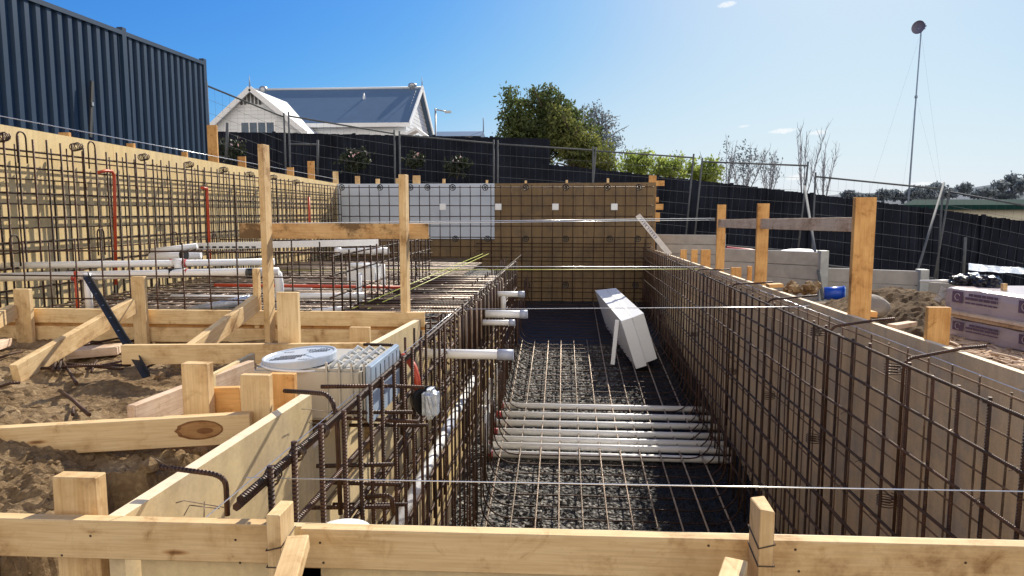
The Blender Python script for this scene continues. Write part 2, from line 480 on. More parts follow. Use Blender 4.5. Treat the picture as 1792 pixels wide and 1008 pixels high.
# ================================================================== GROUND
def lerp(a, b, t): return a + (b - a) * max(0, min(1, t))
def back_level(X):
    if X < -1: return .35
    if X < 1.5: return lerp(.35, -1.1, (X + 1) / 2.5)
    return lerp(-1.1, -2.4, (X - 1.5) / 11.5)
def ground_z(X, Y):
    if X < -4.62:
        zl = .55
        if Y > 14: return lerp(zl, back_level(X), (Y-14)/5)
        return zl if Y > 3.5 else lerp(-1.6, .55, (Y-1)/2.5)
    if -.945 < X < 1.845 and 1.42 < Y < 13.96: return -3.4
    if -1.75 < X <= -.945 and 11.0 < Y < 13.96: return -3.4
    if X <= -.945 and Y <= 4.66: return -1.75
    if X <= -.945 and Y <= 13.96: return -.9
    if Y <= 1.42: return -1.55
    if X >= 1.845 and Y <= 13.96:
        z = -.96 - .025*(Y-3)
        if Y > 9: z = lerp(z, -1.5 - .07*max(0, X-3), (Y-9)/3)
        return z
    z0 = lerp(.2, -1.5, (X+4)/6)
    z = lerp(z0, back_level(X), (Y-14)/5)
    if Y > 22: z = lerp(z, -2.5, (Y-22)/20)
    if Y > 60: z = lerp(z, -9, (Y-60)/200)
    return z
xs = sorted(set([-900,-400,-200,-100,-50,-30,-20,-15,-12,-9,-7.5,-6,-5,-4.63,-4.61,-4.2,-3.2,-2.4,-1.76,-1.74,-1.2,-.95,-.94,1.84,1.85,2.2,2.6,3,3.5,4,4.5,5,5.5,6,7,8,9,10,12,14,17,20,25,30,40,60,100,200,400,900] + [-.94+.35*i for i in range(1, 8)]))
ys = sorted(set([-60,-20,-8,-3,-1,0,.7,1.41,1.43,2,2.5,3,3.5,4,4.65,4.67,5.2,6,7,8,9,9.5,10,10.5,10.99,11.01,11.5,12,12.5,13,13.95,13.97,14.5,15,16,17,18,19,20,22,25,30,40,60,90,140,220,400,800,1800]))
bm = bmesh.new()
gv = [[bm.verts.new((x, y, ground_z(x, y))) for y in ys] for x in xs]
for i in range(len(xs)-1):
    for j in range(len(ys)-1):
        bm.faces.new((gv[i][j], gv[i+1][j], gv[i+1][j+1], gv[i][j+1]))
me = bpy.data.meshes.new('ground'); bm.to_mesh(me); bm.free()
meta(link_mesh('ground', me, Matrix(), M['ground']), kind='structure')

def sheet(name, x0, x1, y0, y1, step, fz, mat, kind='structure'):
    nx, ny = int((x1-x0)/step), int((y1-y0)/step)
    verts = []; faces = []
    for i in range(nx+1):
        for j in range(ny+1):
            x = x0 + (x1-x0)*i/nx; y = y0 + (y1-y0)*j/ny
            verts.append((x, y, fz(x, y)))
    for i in range(nx):
        for j in range(ny):
            a = i*(ny+1)+j
            faces.append((a, a+ny+1, a+ny+2, a+1))
    me = bpy.data.meshes.new(name); me.from_pydata(verts, [], faces); me.update()
    o = link_mesh(name, me, Matrix(), mat, smooth=False)
    return meta(o, kind=kind)

def n3(x, y, s, seed=0): return noise.noise(V((x*s, y*s, seed)))
def gravel_h(x, y):
    z = floor_z(y) + .02*n3(x, y, 6) + .03*abs(n3(x, y, 17, 3)) + .022*n3(x, y, 37, 7)
    return z
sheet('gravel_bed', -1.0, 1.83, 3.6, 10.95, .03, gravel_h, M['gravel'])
sheet('pool_floor', -1.74, 1.83, 10.90, 13.94, .06, lambda x, y: floor_z(y) + .012*n3(x, y, 3, 2) + .008*n3(x, y, 11, 2), simple('floor_shade', (.010, .014, .026), .6, var=.3, nscale=4, bmp=.3))  # same floor beyond the gravel; back wall's shade put into the near-black colour

def soil_h(x, y):
    z = -.90 + .05*n3(x, y, 1.1, 2) + .05*n3(x, y, 3.4, 5) 
    k_ = .45 if y > 2.75 else 1.0
    z += k_*(.034*n3(x, y, 9, 8) + .030*abs(n3(x, y, 21, 4)) + .016*n3(x, y, 47, 4)) + .006*n3(x, y, 70, 3)
    z += .10*math.exp(-((x+2.25)**2/.25 + (y-2.35)**2/.12))
    # trench dug along the outside of the near panel
    ed = -1.36 + .10*n3(y, 0, 3, 1) - (.12 if y < 2.2 else 0)
    if y < 2.72:
        t = max(0, min(1, (x - ed)/.10))
        z = lerp(z, -1.45 + .08*n3(x, y, 8, 3), t)
    else:
        t = max(0, min(1, (x - (-1.5))/.15))
        z = lerp(z, -1.2, t) if y < 3.4 else z
    if y < 1.9: z -= .10*max(0, (1.9-y)/.5)
    return z
sheet('soil', -4.55, -.965, 1.2, 4.62, .0145, soil_h, M['soil'])

def ledge_h(x, y): return -.885 + .015*n3(x, y, 5, 1) + .012*n3(x, y, 16, 2)
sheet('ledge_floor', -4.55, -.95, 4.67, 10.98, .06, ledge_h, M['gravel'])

# mound and rock on the right
def mound_h(x, y):
    d = math.exp(-(((x-3.0)/.75)**2 + ((y-6.5)/.9)**2))
    return ground_z(x, y) - .05 + .42*d + (.05*n3(x, y, 4, 3) + .03*n3(x, y, 12, 1) + .02*n3(x, y, 31, 1))
sheet('soil_mound', 1.87, 4.6, 4.2, 8.8, .03, mound_h, M['soil_dark'])

# ================================================================== FORMWORK: RIGHT WALL
def panel(name, a, b, z0a, z0b, ztop_a, ztop_b, t, nrm, mat, label, group=None, edge=True, cat='formwork'):
    """ply sheet between plan points a and b; nrm = direction of thickness (away from the pool)"""
    a, b, n = V((a[0], a[1], 0)), V((b[0], b[1], 0)), V((nrm[0], nrm[1], 0)) * t
    bm = bmesh.new()
    P = [a + V((0,0,z0a)), b + V((0,0,z0b)), b + V((0,0,ztop_b)), a + V((0,0,ztop_a))]
    add_prism(bm, P, n)
    if edge:
        for f in bm.faces:
            f.normal_update()
            if abs(f.normal.z) > .5: f.material_index = 1
    bmesh.ops.recalc_face_normals(bm, faces=bm.faces)
    o = obj(name, bm, [mat, M['ply_edge']])
    return meta(o, label, cat, group)

XR = 1.80
ytop = lambda Y: -.638 - .0095*(Y-4)
ry = [1.62, 3.55, 5.95, 8.35, 10.75, 13.90]
for i in range(5):
    a, b = ry[i], ry[i+1] - .004
    panel('formply_sheet', (XR, a), (XR, b), floor_z(a)-.15, floor_z(b)-.15, ytop(a), ytop(b), .035, (1, 0), M['ply_concrete'],
          'concrete stained formply of the right hand pool wall, %s sheet from the camera' % ordinal(i), 'formply sheets of the right wall')

# stakes and rail behind the right wall
stake(1480, 1517, 345, 4.55, -1.1, 'tall thick timber post with knots on the right wall, carrying the level rail', depth=.045, mat='pine_orange')
stake(1309, 1330, 356, 6.8, -1.1, 'timber post behind middle of the level rail, with a dark knot near its top', mat='pine_orange')
stake(1243, 1258, 358, 8.55, -1.1, 'slim timber post at the far end of the level rail on right wall', mat='pine_orange')
stake(1608, 1648, 538, 3.62, -1.15, 'short wide timber stake behind right wall in front of the pallets', mat='pine_orange')
stake(1215, 1232, 437, 9.4, -1.2, 'short stake just left of the slim post on right wall, nearest of three', mat='pine_orange')
stake(1198, 1209, 437, 10.2, -1.2, 'short stake behind right wall, middle one of three stubs in a row', mat='pine_orange')
stake(1179, 1190, 437, 11.1, -1.2, 'short stake behind right wall, farthest of three stubs in a row', mat='pine_orange')
stake(1271, 1289, 468, 7.75, -1.2, 'low stake stub between the slim post and middle post on right wall', mat='pine_orange')
stake(1300, 1308, 466, 7.2, -1.2, 'thin stub tucked against the middle post on right wall', mat='pine_orange')
beam('timber_stake', at(1343, 500, Y=6.1), at(1368, 499, Y=6.1), .03, .10, M['pine_orange'], 'flat timber offcut lying on the dirt right of the middle post', 'timber')
beam('timber_offcut', at(1515, 548, Y=4.75), at(1530, 549, Y=4.75), .035, .1, M['pine_orange'], 'bright timber block sticking out behind the tall thick right post', 'timber')
p0, p1 = at(1250, 391, Y=8.5), at(1492, 393, Y=4.65)
rail = beam('level_rail', p0 + V((.06,0,0)), p1 + V((.06,0,0)), .095, .035, M['pine_grey'], 'weathered grey timber rail nailed level between posts on right wall', 'timber')

# ================================================================== FORMWORK: BACK + LEFT WALLS
YB = 13.92
zt = lambda X: .585 + .0*X
zf = floor_z(YB) - .2
def back_panel(x0, x1, z0, mat, label, z1=None):
    return panel('formply_sheet', (x0, YB), (x1-.004, YB), z0, z0, z1 if z1 else .575+.004*x0, z1 if z1 else .575+.004*x1, .03, (0, 1), mat, label, 'formply sheets of the back wall')
xb = at(866, 320, Y=YB).x
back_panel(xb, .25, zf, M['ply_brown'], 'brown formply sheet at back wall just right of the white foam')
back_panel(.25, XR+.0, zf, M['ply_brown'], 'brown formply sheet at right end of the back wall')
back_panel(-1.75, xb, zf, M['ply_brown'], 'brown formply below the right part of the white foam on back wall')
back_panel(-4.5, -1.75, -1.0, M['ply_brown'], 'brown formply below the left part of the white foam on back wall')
# foam sheets on it
fx = [at(p, 320, Y=YB).x for p in (586, 668, 700, 752, 800)] + [xb]
fx = [fx[0], fx[2], fx[3], fx[5]]
for i in range(3):
    bm = bmesh.new(); z0 = at(800, 418, Y=YB).z
    add_box(bm, (fx[i], YB-.032, z0), (fx[i+1]-.006, YB-.002, .57))
    meta(obj('foam_sheet', bm, M['foam']), ['white foam sheet on the back wall, left one beside the tan wall', 'narrow white foam sheet on the back wall, middle one behind the post', 'white foam sheet on the back wall, right one next to brown ply'][i], 'foam sheet', 'foam sheets fixed to the back wall')

XL = -4.5
lt = lambda Y: at(0, 218, X=XL).z + (.575 - at(0, 218, X=XL).z) * (Y - 5.6) / 8.3
ly = [4.45, 6.85, 9.25, 11.65, 13.90]
for i in range(4):
    a, b = ly[i], ly[i+1] - .004
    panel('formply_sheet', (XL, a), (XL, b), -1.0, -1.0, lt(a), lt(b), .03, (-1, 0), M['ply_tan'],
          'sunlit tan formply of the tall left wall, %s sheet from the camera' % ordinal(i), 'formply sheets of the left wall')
# short stakes poking over the left and back walls
for px0, px1, pt, Yq, lab in ((362, 380, 219, 10.3, 'wide timber stake against the end of the dark steel fence'), (103, 123, 232, 6.9, 'stake end just over left wall, nearest below the steel fence'),
        (222, 236, 251, 8.2, 'stake end just over left wall, below middle of the steel fence'), (318, 328, 266, 9.6, 'stake end just over left wall near the steel fence end'),
        (416, 430, 274, 11.4, 'stake stub over left wall just left of the tall post'), (502, 514, 293, 12.9, 'low stake stub over left wall right of the tall post'),
        (538, 550, 282, 13.5, 'taller stake over far end of the left wall')):
    a = at(px0, pt, Y=Yq); x = XL - .05
    k = x / ray((px0+px1)/2, pt).x
    P = ray((px0+px1)/2, pt) * k
    wdt = (px1-px0)/F * P.y
    x = XL - .036 - wdt/2; P = ray((px0+px1)/2, pt) * (x / ray((px0+px1)/2, pt).x)
    beam('timber_stake', (x, P.y, -.2), (x, P.y, P.z), wdt, .035, M['pine_orange'], lab, 'stake', 'stakes behind the left wall', hint=(1, 0, 0))
for i, (px0, px1, pt) in enumerate(((582, 591, 300), (621, 629, 308), (657, 664, 313), (692, 701, 312), (722, 735, 307), (774, 779, 313), (850, 854, 315), (918, 922, 316), (990, 994, 315), (1062, 1066, 312))):
    stake(px0, px1, pt, YB+.05, 0.0, 'stake end over the top of the back wall, %s from the left' % ordinal(i), group='stake ends over the back wall', mat='pine')
# corner bracing at right end of back wall
stake(1136, 1149, 307, YB+.02, -1.0, 'upright timber closing the right end of the back wall', mat='pine_orange', depth=.09)
for i, (x0, x1, y0, y1) in enumerate(((1146, 1163, 316, 325), (1147, 1153, 345, 354), (1146, 1161, 357, 367), (1146, 1155, 372, 388))):
    a = at(x0, (y0+y1)/2, Y=YB+.0); b = at(x1, (y0+y1)/2, Y=YB+.0)
    beam('waler_end', a + V((0,.05,0)), b + V((0,.05,0)), (y1-y0)/F*YB, .09, M['pine_orange'], 'timber waler end jutting right of the back wall corner, %s from the top' % ordinal(i), 'timber', 'waler ends at the back wall corner')
# printed stick leaning on the corner
pa, pb = at(1116, 377, Y=12.6), at(1172, 446, Y=12.2)
st = beam('printed_batten', pb, pa, .095, .03, simple('batten_white', (.72, .66, .58), .6, var=.12, nscale=8), 'white batten with blue print leaning across the back right corner', 'batten', hint=(1, -.0, .4))
mwm = WM[st.name]; L = (pa-pb).length
bm = bmesh.new()
u = 0.02
random.seed(4)
for k in range(9):
    wv = rnd(.03, .055); h0 = -.026 + rnd(-.003, .003)
    # blocky letter strokes of an unreadable printed word
    add_quad(bm, (u, .0, h0), (u+.014, .0, h0), (u+.014, .0, h0+.05), (u, .0, h0+.05))
    add_quad(bm, (u+.014, .0, h0+.042), (u+wv, .0, h0+.042), (u+wv, .0, h0+.05), (u+.014, .0, h0+.05))
    if k % 2: add_quad(bm, (u+.014, .0, h0+.018), (u+wv, .0, h0+.018), (u+wv, .0, h0+.027), (u+.014, .0, h0+.027))
    u += wv + .014
sgn = -1 if (mwm.to_3x3() @ V((0, 1, 0))).y > 0 else 1
for v in bm.verts: v.co = mwm @ V((v.co.x - .1, sgn*.018, v.co.z))
obj('printed_word', bm, simple('print_blue', (.16, .17, .30), .6), st)
# white blocks on back mesh
for i, px in enumerate((775, 872, 972, 1075)):
    p = at(px, 362, Y=13.62); bm = bmesh.new(); add_box(bm, p - V((.062, .02, .062)), p + V((.062, .02, .062)))
    bmesh.ops.bevel(bm, geom=list(bm.edges), offset=.006, segments=1, affect='EDGES')
    meta(obj('spacer_block', bm, M['foam_block']), 'small white square block on the back wall mesh, %s from the left' % ordinal(i), 'spacer block', 'white square blocks on the back wall')

# ================================================================== NEAR LEFT PANELS + STEP BOARDS
XA = lambda Y: -.985 + .02*(Y-1.6)*1.6
A0, A1 = at(214, 905, Y=1.635), at(545, 690, Y=2.63)
panel('formply_sheet', (A0.x, A0.y), (A1.x, A1.y), -2.2, -2.2, A0.z, A1.z, .042, (-1, 0), M['ply_cream'], 'near cream formply panel with thick raw top edge, in left foreground', 'formply sheets of the left pool wall')
C0, C1 = at(650, 606, Y=3.58), at(736, 559, Y=4.58)
panel('formply_sheet', (C0.x, C0.y), (C1.x, C1.y), -2.2, -2.2, C0.z, C1.z, .042, (-1, 0), M['ply_cream'], 'cream formply panel with raw top edge, beyond the white skimmer box', 'formply sheets of the left pool wall')
panel('formply_sheet', (A1.x, A1.y+.004), (C0.x, C0.y-.004), -2.2, -2.2, -.93, -.93, .03, (-1, 0), M['ply_cream'], 'low formply sheet under the white skimmer box', 'formply sheets of the left pool wall')
panel('formply_sheet', (C1.x, C1.y+.05), (-.93, 10.98), -2.45, -2.0, -.93, -.93, .03, (-1, 0), M['ply_tan'], 'long formply face of left pool wall behind the projecting stub pipes', 'formply sheets of the left pool wall')
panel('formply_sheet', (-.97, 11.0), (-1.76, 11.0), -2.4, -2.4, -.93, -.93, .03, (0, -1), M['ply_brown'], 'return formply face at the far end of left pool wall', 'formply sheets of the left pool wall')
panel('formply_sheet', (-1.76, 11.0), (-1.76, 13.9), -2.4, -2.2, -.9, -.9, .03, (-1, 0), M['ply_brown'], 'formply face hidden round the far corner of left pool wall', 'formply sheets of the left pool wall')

G = 'low boards of the raised ledge'
for z, Yq, lab in ((-.715, 4.62, 'upper of two stacked boards edging the raised ledge on the left'), (-.835, 4.60, 'lower of two stacked boards edging the raised ledge on the left')):
    beam('edge_board', (-4.45, Yq, z), (C1.x+.02, Yq, z), .098, .035, M['pine'], lab, 'board', G)
beam('edge_board', (-4.45, 4.655, -.775), (C1.x+.02, 4.655, -.775), .06, .03, M['pine_orange'], 'dark strip showing between the two stacked ledge boards', 'board', G)

stake(450, 460, 252, 4.5, -1.0, 'tall slim timber post left of centre, carrying the muddy profile rail', depth=.10, narrow=True)
# make it slim: front face narrow, side face lit
stake(697, 709, 305, 4.62, -.95, 'slim timber post right of the profile rail standing by the cream panel', depth=.10, narrow=True)
ra, rb = at(420, 404, Y=4.66), at(750, 405, Y=4.8)
beam('profile_rail', ra, rb, .105, .035, M['pine_stained'], 'timber profile rail with brown mud stain between two slim posts', 'timber')
stake(22, 50, 506, 4.52, -1.0, 'timber stake against ledge boards at the far left edge')
stake(228, 251, 484, 4.52, -1.0, 'wire tied timber stake against ledge boards behind the dark steel picket')
stake(441, 450, 470, 4.62, -1.0, 'thin dark stake tucked left of the tall slim post', depth=.05)
stake(483, 520, 512, 3.56, -1.2, 'upright stake behind the white lid, in front of ledge boards')
beam('waler_board', at(216, 620, Y=3.5), at(640, 617, Y=3.5), .102, .04, M['pine'], 'horizontal timber waler running behind the white lid of the skimmer box', 'board')
stake(611, 646, 573, 3.95, -1.1, 'short stake end beside the cream panel beyond the skimmer box')
# braces
def brace(pa, Ya, pb, Yb, h, label, t=.045, hint=(0, 0, 1)):
    return beam('timber_brace', at(*pa, Y=Ya), at(*pb, Y=Yb), h, t, M['pine'], label, 'brace', 'diagonal timber braces', hint=hint)
brace((26, 655), 3.45, (232, 535), 4.46, .105, 'long diagonal timber brace on the dirt, running up to the wire tied stake')
brace((330, 620), 3.75, (448, 530), 4.5, .105, 'diagonal timber brace leaning up to the tall slim post')
brace((-60, 590), 4.0, (24, 545), 4.5, .10, 'brace stub rising to the stake at the far left edge')
# knot board
beam('brace_board', at(-40, 775, Y=2.3), at(442, 747, Y=2.42), .108, .045, M['pine'], 'level board with one big oval knot, butting the near cream panel', 'board')
kb = bpy.data.objects[-1] if False else None
kw = None
# oval knot as an inlay part on that board
for o in list(COL.objects):
    if o.name.startswith('brace_board'): kw = o
bm = bmesh.new(); c = at(343, 757, Y=2.345)
mw = WM[kw.name]; loc = mw.inverted() @ c
fy = -.0232 if (mw.to_3x3() @ V((0, 1, 0))).y > 0 else .0232
def disc(bm, cx, cz, rx, rz, y, mi, n=22):
    f = bm.faces.new([bm.verts.new(mw @ V((cx + rx*math.cos(2*math.pi*k/n)*(1+.05*math.sin(3*k)), y, cz + rz*math.sin(2*math.pi*k/n)))) for k in range(n)]); f.material_index = mi
disc(bm, loc.x, loc.z, .085, .036, fy, 0); disc(bm, loc.x+.004, loc.z, .074, .030, fy*1.01, 1); disc(bm, loc.x+.02, loc.z-.004, .03, .011, fy*1.02, 0)
obj('knot', bm, [wood('knot_dark', (.28, .13, .05), (.17, .07, .025)), wood('knot_core', (.46, .25, .10), (.34, .17, .06))], kw)

stake(316, 362, 637, 2.58, -1.6, 'square topped stake rising behind the knot board, left of a pair', depth=.05)
stake(419, 470, 657, 2.44, -1.6, 'pale stake with a tie wire, standing right behind the near cream panel')
stake(470, 514, 655, 2.69, -1.6, 'orange stake hard against the pale wire tied stake', mat='pine_orange')
# box around the skimmer
beam('edge_board', at(230, 735, Y=2.42), at(440, 650, Y=3.25), .11, .035, M['pine_grey'], 'pinkish board running away behind the left stake of the pair', 'board')
b1, b2 = at(300, 660, Y=2.9), at(463, 605, Y=3.46)
beam('edge_board', at(362, 702, Y=2.66), at(424, 700, Y=2.66), .11, .035, M['pine_orange'], 'orange cross board between two stakes behind the knot board', 'board')
bm = bmesh.new()
P0, P1 = at(364, 660, Y=2.85), at(446, 618, Y=3.40)
add_prism(bm, [P0, P1, P1 - V((0,0,.5)), P0 - V((0,0,.5))], (-.02, 0, 0))
meta(obj('formply_strip', bm, M['ply_cream']), 'sunlit ply strip between the stakes and the skimmer box', 'formwork')

# ================================================================== FRONT FORMWORK
YF = 1.6
zl0, zl1 = at(-60, 906, Y=YF).z, at(466, 919, Y=YF).z
fl = at(-60, 906, Y=YF); fr = at(468, 919, Y=YF)
beam('front_board', V((fl.x, YF+.0175, fl.z-.05)), V((fr.x, YF+.0175, fr.z-.05)), .10, .035, M['pine'], 'left front board of the formwork across the bottom of the photo', 'board', 'front boards')
f2a, f2b = at(524, 926, Y=YF), at(1900, 960, Y=YF)
beam('front_board', V((f2a.x, YF+.0175, f2a.z-.05)), V((f2b.x, YF+.0175, f2b.z-.05)), .10, .035, M['pine'], 'long right front board of the formwork across the bottom of the photo', 'board', 'front boards')
bm = bmesh.new()
a, b = V((f2a.x-.05, YF+.039, 0)), V((f2b.x, YF+.039, 0))
add_prism(bm, [a + V((0,0,f2a.z-.012)), b + V((0,0,f2b.z-.012)), b + V((0,0,-2.9)), a + V((0,0,-2.9))], (0, .022, 0))
for f in bm.faces: f.material_index = 0
meta(obj('formply_sheet', bm, [M['ply_cream']]), 'formply sheet standing behind the long right front board', 'formwork')
bm = bmesh.new()
a, b = V((fl.x, YF+.039, 0)), V((A0.x+.04, YF+.039, 0))
add_prism(bm, [a + V((.9,0,fl.z-.11)), b + V((0,0,fl.z-.11)), b + V((0,0,-1.5)), a + V((.9,0,-1.5))], (0, .02, 0))
meta(obj('formply_sheet', bm, [M['ply_cream']]), 'strip of formply under the left front board', 'formwork')

stake(90, 166, 836, 1.66, -1.7, 'short fat stake behind the left front board, beside the dug hole', depth=.045)
def front_stake(px0, px1, ptop, dp, label, rough=False):
    a = at(px0, ptop, Y=YF-.01-dp); b = at(px1, ptop, Y=YF-.01-dp)
    w_ = (b-a).length; top = (a+b)/2 + V((0, dp/2, 0))
    wm = Matrix.Translation(V((top.x, top.y, 0)))
    bm = bmesh.new()
    add_box(bm, (-w_/2, -dp/2, -1.6), (w_/2, dp/2, top.z))
    tops = [v for v in bm.verts if v.co.z > -1]
    if rough:
        for v in tops: v.co.z += rnd(-.006, .006)
    bmesh.ops.bevel(bm, geom=list(bm.edges), offset=.002, segments=1, affect='EDGES')
    # lay out so the grain runs up the stake: local X = world Z
    rot = Matrix.Rotation(R(-90), 4, 'Y')
    for v in bm.verts: v.co = rot.inverted() @ v.co
    me = bpy.data.meshes.new('front_stake'); bm.to_mesh(me); bm.free()
    o = link_mesh('front_stake', me, wm @ rot, M['pine'])
    meta(o, label, 'stake', 'stakes in front of the front boards')
    for zz, dz in ((top.z-.085, .01), (top.z-.125, .0)):
        pts = [V((top.x + sx*(w_/2+.002), top.y + sy*(dp/2+.002), zz + q)) for sx, sy, q in ((1, 1, .02), (1, -1, dz), (-1, -1, 0), (-1, 1, .015))]
        t = bent('tie_wire', pts, .0016, M['wire'], o, 5)
    return o
s1 = front_stake(465, 489, 902, .085, 'left front stake with two tie wires, clamping the join of the front boards')
s2 = front_stake(1331, 1357, 895, .085, 'right front stake with splintered top and tie wires on the front board', True)
beam('timber_brace', at(522, 948, Y=1.5) , at(470, 1120, Y=1.18), .05, .035, M['pine'], 'brace running down toward the camera from the left front stake', 'brace', hint=(1, 0, 0))
beam('timber_brace', at(1288, 990, Y=1.52), at(1240, 1150, Y=1.2), .05, .035, M['pine'], 'brace running down toward the camera from the right front stake', 'brace', hint=(1, 0, 0))

# ================================================================== REBAR
def mat_grid(name, label, cat, org, u, v, us, vs, r, nm, mat='rebar', group=None, jit=.004, vlen=None, ulen=None, off=None, cn='vertical_bar', rn='horizontal_bar', ties=False):
    """a welded mat: bars along v at positions us, bars along u at positions vs"""
    t = thing(name, org, label, cat, group)
    org, u, v = V(org), V(u).normalized(), V(v).normalized(); n = u.cross(v).normalized()
    o_ = off if off is not None else 2*r*.95
    v0, v1 = vlen if vlen else (min(vs)-.05, max(vs)+.05)
    u0, u1 = ulen if ulen else (min(us)-.05, max(us)+.05)
    for a in us:
        j = rnd(-jit, jit); k = rnd(-jit, jit)*2
        a0 = v0(a) if callable(v0) else v0; a1 = v1(a) if callable(v1) else v1
        bar(cn, org + u*(a+j) + v*a0, org + u*(a+k) + v*(a1 + rnd(-.015, .015)), r, M[mat], t)
    for b in vs:
        j = rnd(-jit, jit); k = rnd(-jit, jit)*2
        bar(rn, org + u*u0 + v*(b+j) + n*o_, org + u*u1 + v*(b+k) + n*o_, r, M[mat], t)
    if ties:
        bm = bmesh.new()
        for i_, a in enumerate(us):
            for j_, b in enumerate(vs):
                if (i_ + j_) % 2 or rnd(0, 1) < .15: continue
                c = org + u*a + v*b + n*o_*.5
                add_ring(bm, c, (u*rnd(.5, 1) + v*rnd(.5, 1)*(1 if rnd(0, 1) > .5 else -1)), r*2.1, .0016, 8, 3)
                e = c + n*math.copysign(r*2.2, o_); add_tube(bm, [e, e + n*math.copysign(.02, o_) + v*rnd(-.02, .02) + u*rnd(-.02, .02)], .0018, 3)
        o = obj('tie_wire', bm, M['wire'], t); o['kind'] = 'stuff'
    return t
fr_ = lambda a, b, s: [a + s*i for i in range(int((b-a)/s)+1)]
# right wall, two layers
mat_grid('rebar_mesh', 'inner rusty bar mesh of the right pool wall, nearest the pool', 'rebar', (1.545, 1.75, 0), (0, 1, 0), (0, 0, 1), fr_(.05, 12.0, .2), [-.678, -.86, -1.06, -1.26, -1.47, -1.67, -1.87, -2.07, -2.27],
         .0078, 0, vlen=(lambda a: floor_z(1.75+a)+.03, -.662), ulen=(0, 12.05), off=-.016, ties=True)
mat_grid('rebar_mesh', 'outer rusty bar mesh of the right pool wall, close to the stained ply', 'rebar', (1.675, 1.75, 0), (0, 1, 0), (0, 0, 1), fr_(.14, 12.0, .2), [-.676, -.83, -1.03, -1.23, -1.43, -1.63, -1.83, -2.03, -2.23],
         .0045, 0, vlen=(lambda a: floor_z(1.75+a)+.03, -.656), ulen=(0, 12.05), off=-.014, mat='rebar_dusty')
# back wall
mat_grid('rebar_mesh', 'full height front bar mesh of the back wall', 'rebar', (0, 13.70, 0), (1, 0, 0), (0, 0, 1), fr_(-4.2, 1.75, .2), [.49, .32, .13, -.07, -.27, -.47, -.67, -.87, -1.07, -1.27, -1.47, -1.67],
         .0085, 0, vlen=(lambda a: -.86 if a < -1.7 else floor_z(13.7)+.03, .53), ulen=(-4.35, 1.72), off=.017)
mat_grid('rebar_mesh', 'second bar mesh behind it in the lower half of back wall', 'rebar', (0, 13.80, 0), (1, 0, 0), (0, 0, 1), fr_(-1.6, 1.75, .2), [-.6, -.75, -.95, -1.15, -1.35, -1.55],
         .0075, 0, vlen=(floor_z(13.7)+.03, -.5), ulen=(-1.7, 1.72), off=.015)
# left wall, two layers
mat_grid('rebar_mesh', 'rusty bar mesh standing off the tall sunlit left wall', 'rebar', (-4.35, 4.75, 0), (0, 1, 0), (0, 0, 1), fr_(.05, 8.9, .155), [.50, .36, .16, -.04, -.24, -.44, -.62, -.80],
         .0082, 0, vlen=(-.87, lambda a: lt(4.75+a)-.10), ulen=(0, 8.95), off=-.015, ties=True)
mat_grid('rebar_mesh', 'thin second bar mesh close to the tan ply of the left wall', 'rebar', (-4.425, 4.75, 0), (0, 1, 0), (0, 0, 1), fr_(.12, 8.9, .2), [.46, .27, .07, -.13, -.33, -.53],
         .0062, 0, vlen=(-.87, lambda a: lt(4.75+a)-.14), ulen=(0, 8.95), off=-.012)
# raised ledge: floor mat, front mesh, spa wall mesh
mat_grid('rebar_mesh', 'flat bar mesh lying over the raised ledge floor', 'rebar', (-4.4, 4.75, -.80), (1, 0, 0), (0, 1, 0), fr_(.1, 3.2, .2), fr_(.1, 6.2, .2), .0085, 0, mat='rebar_glint', off=.017, cn='long_bar', rn='cross_bar')
mat_grid('rebar_mesh', 'second flat bar mesh on the ledge floor, just below the top one', 'rebar', (-4.35, 4.85, -.85), (1, 0, 0), (0, 1, 0), fr_(.1, 3.0, .2), fr_(.0, 6.0, .2), .0075, 0, off=.015, cn='long_bar', rn='cross_bar')
mat_grid('rebar_mesh', 'low bar mesh standing along the front of the raised ledge', 'rebar', (0, 4.82, 0), (1, 0, 0), (0, 0, 1), fr_(-4.3, -1.5, .2), [-.275, -.45, -.62], .0055, 0, vlen=(-.88, -.2), ulen=(-4.35, -1.55), off=.014)
mat_grid('rebar_mesh', 'bar mesh wall running back from the slim post with pale top bar', 'rebar', (-1.62, 4.85, 0), (0, 1, 0), (0, 0, 1), fr_(.0, 3.7, .2), [-.31, -.45, -.60, -.75], .0075, 0, mat='rebar', vlen=(-.88, -.28), ulen=(-.02, 3.75), off=-.015)
mat_grid('rebar_mesh', 'far cross mesh of the raised ledge below the white channel', 'rebar', (0, 8.6, 0), (1, 0, 0), (0, 0, 1), fr_(-4.2, -1.6, .15), [-.34, -.5, -.65], .0075, 0, vlen=(-.88, -.25), ulen=(-4.3, -1.6), off=.014)
# pool floor mat: long bars
tf = thing('floor_mesh', (.4, 8, -2.3), 'reinforcing mat of straight and bent bars over the gravel pool floor', 'rebar')
for i, X in enumerate([-.61 + .2*k for k in range(11)]):
    y1 = 10.85 + rnd(-.04, .05) if X < .5 else 13.4
    bar('long_bar', (X, 4.2, floor_z(4.2)+.105), (X + rnd(-.01, .01), y1, floor_z(y1)+.105), .0082, M['rebar_glint'], tf)
k = 0
for i in range(46):
    Yq = 4.256 + .2*i
    if Yq > 13.3: break
    z = floor_z(Yq) + .085
    xl, xr = -.66 + rnd(-.02, .02), 1.50 + rnd(-.02, .02)
    rr = .22
    pts = [V((xl, Yq + rnd(-.02, .02), z+.62 + rnd(-.1, .1)))] + arc((xl+rr, Yq, z+rr), (-1, 0, 0), (0, 0, -1), rr, 0, 90, 5) + arc((xr-rr, Yq, z+rr), (0, 0, -1), (1, 0, 0), rr, 0, 90, 5) + [V((xr, Yq, z+.5))]
    bent('cross_bar', pts, .0068, M['rebar'], tf, 5)
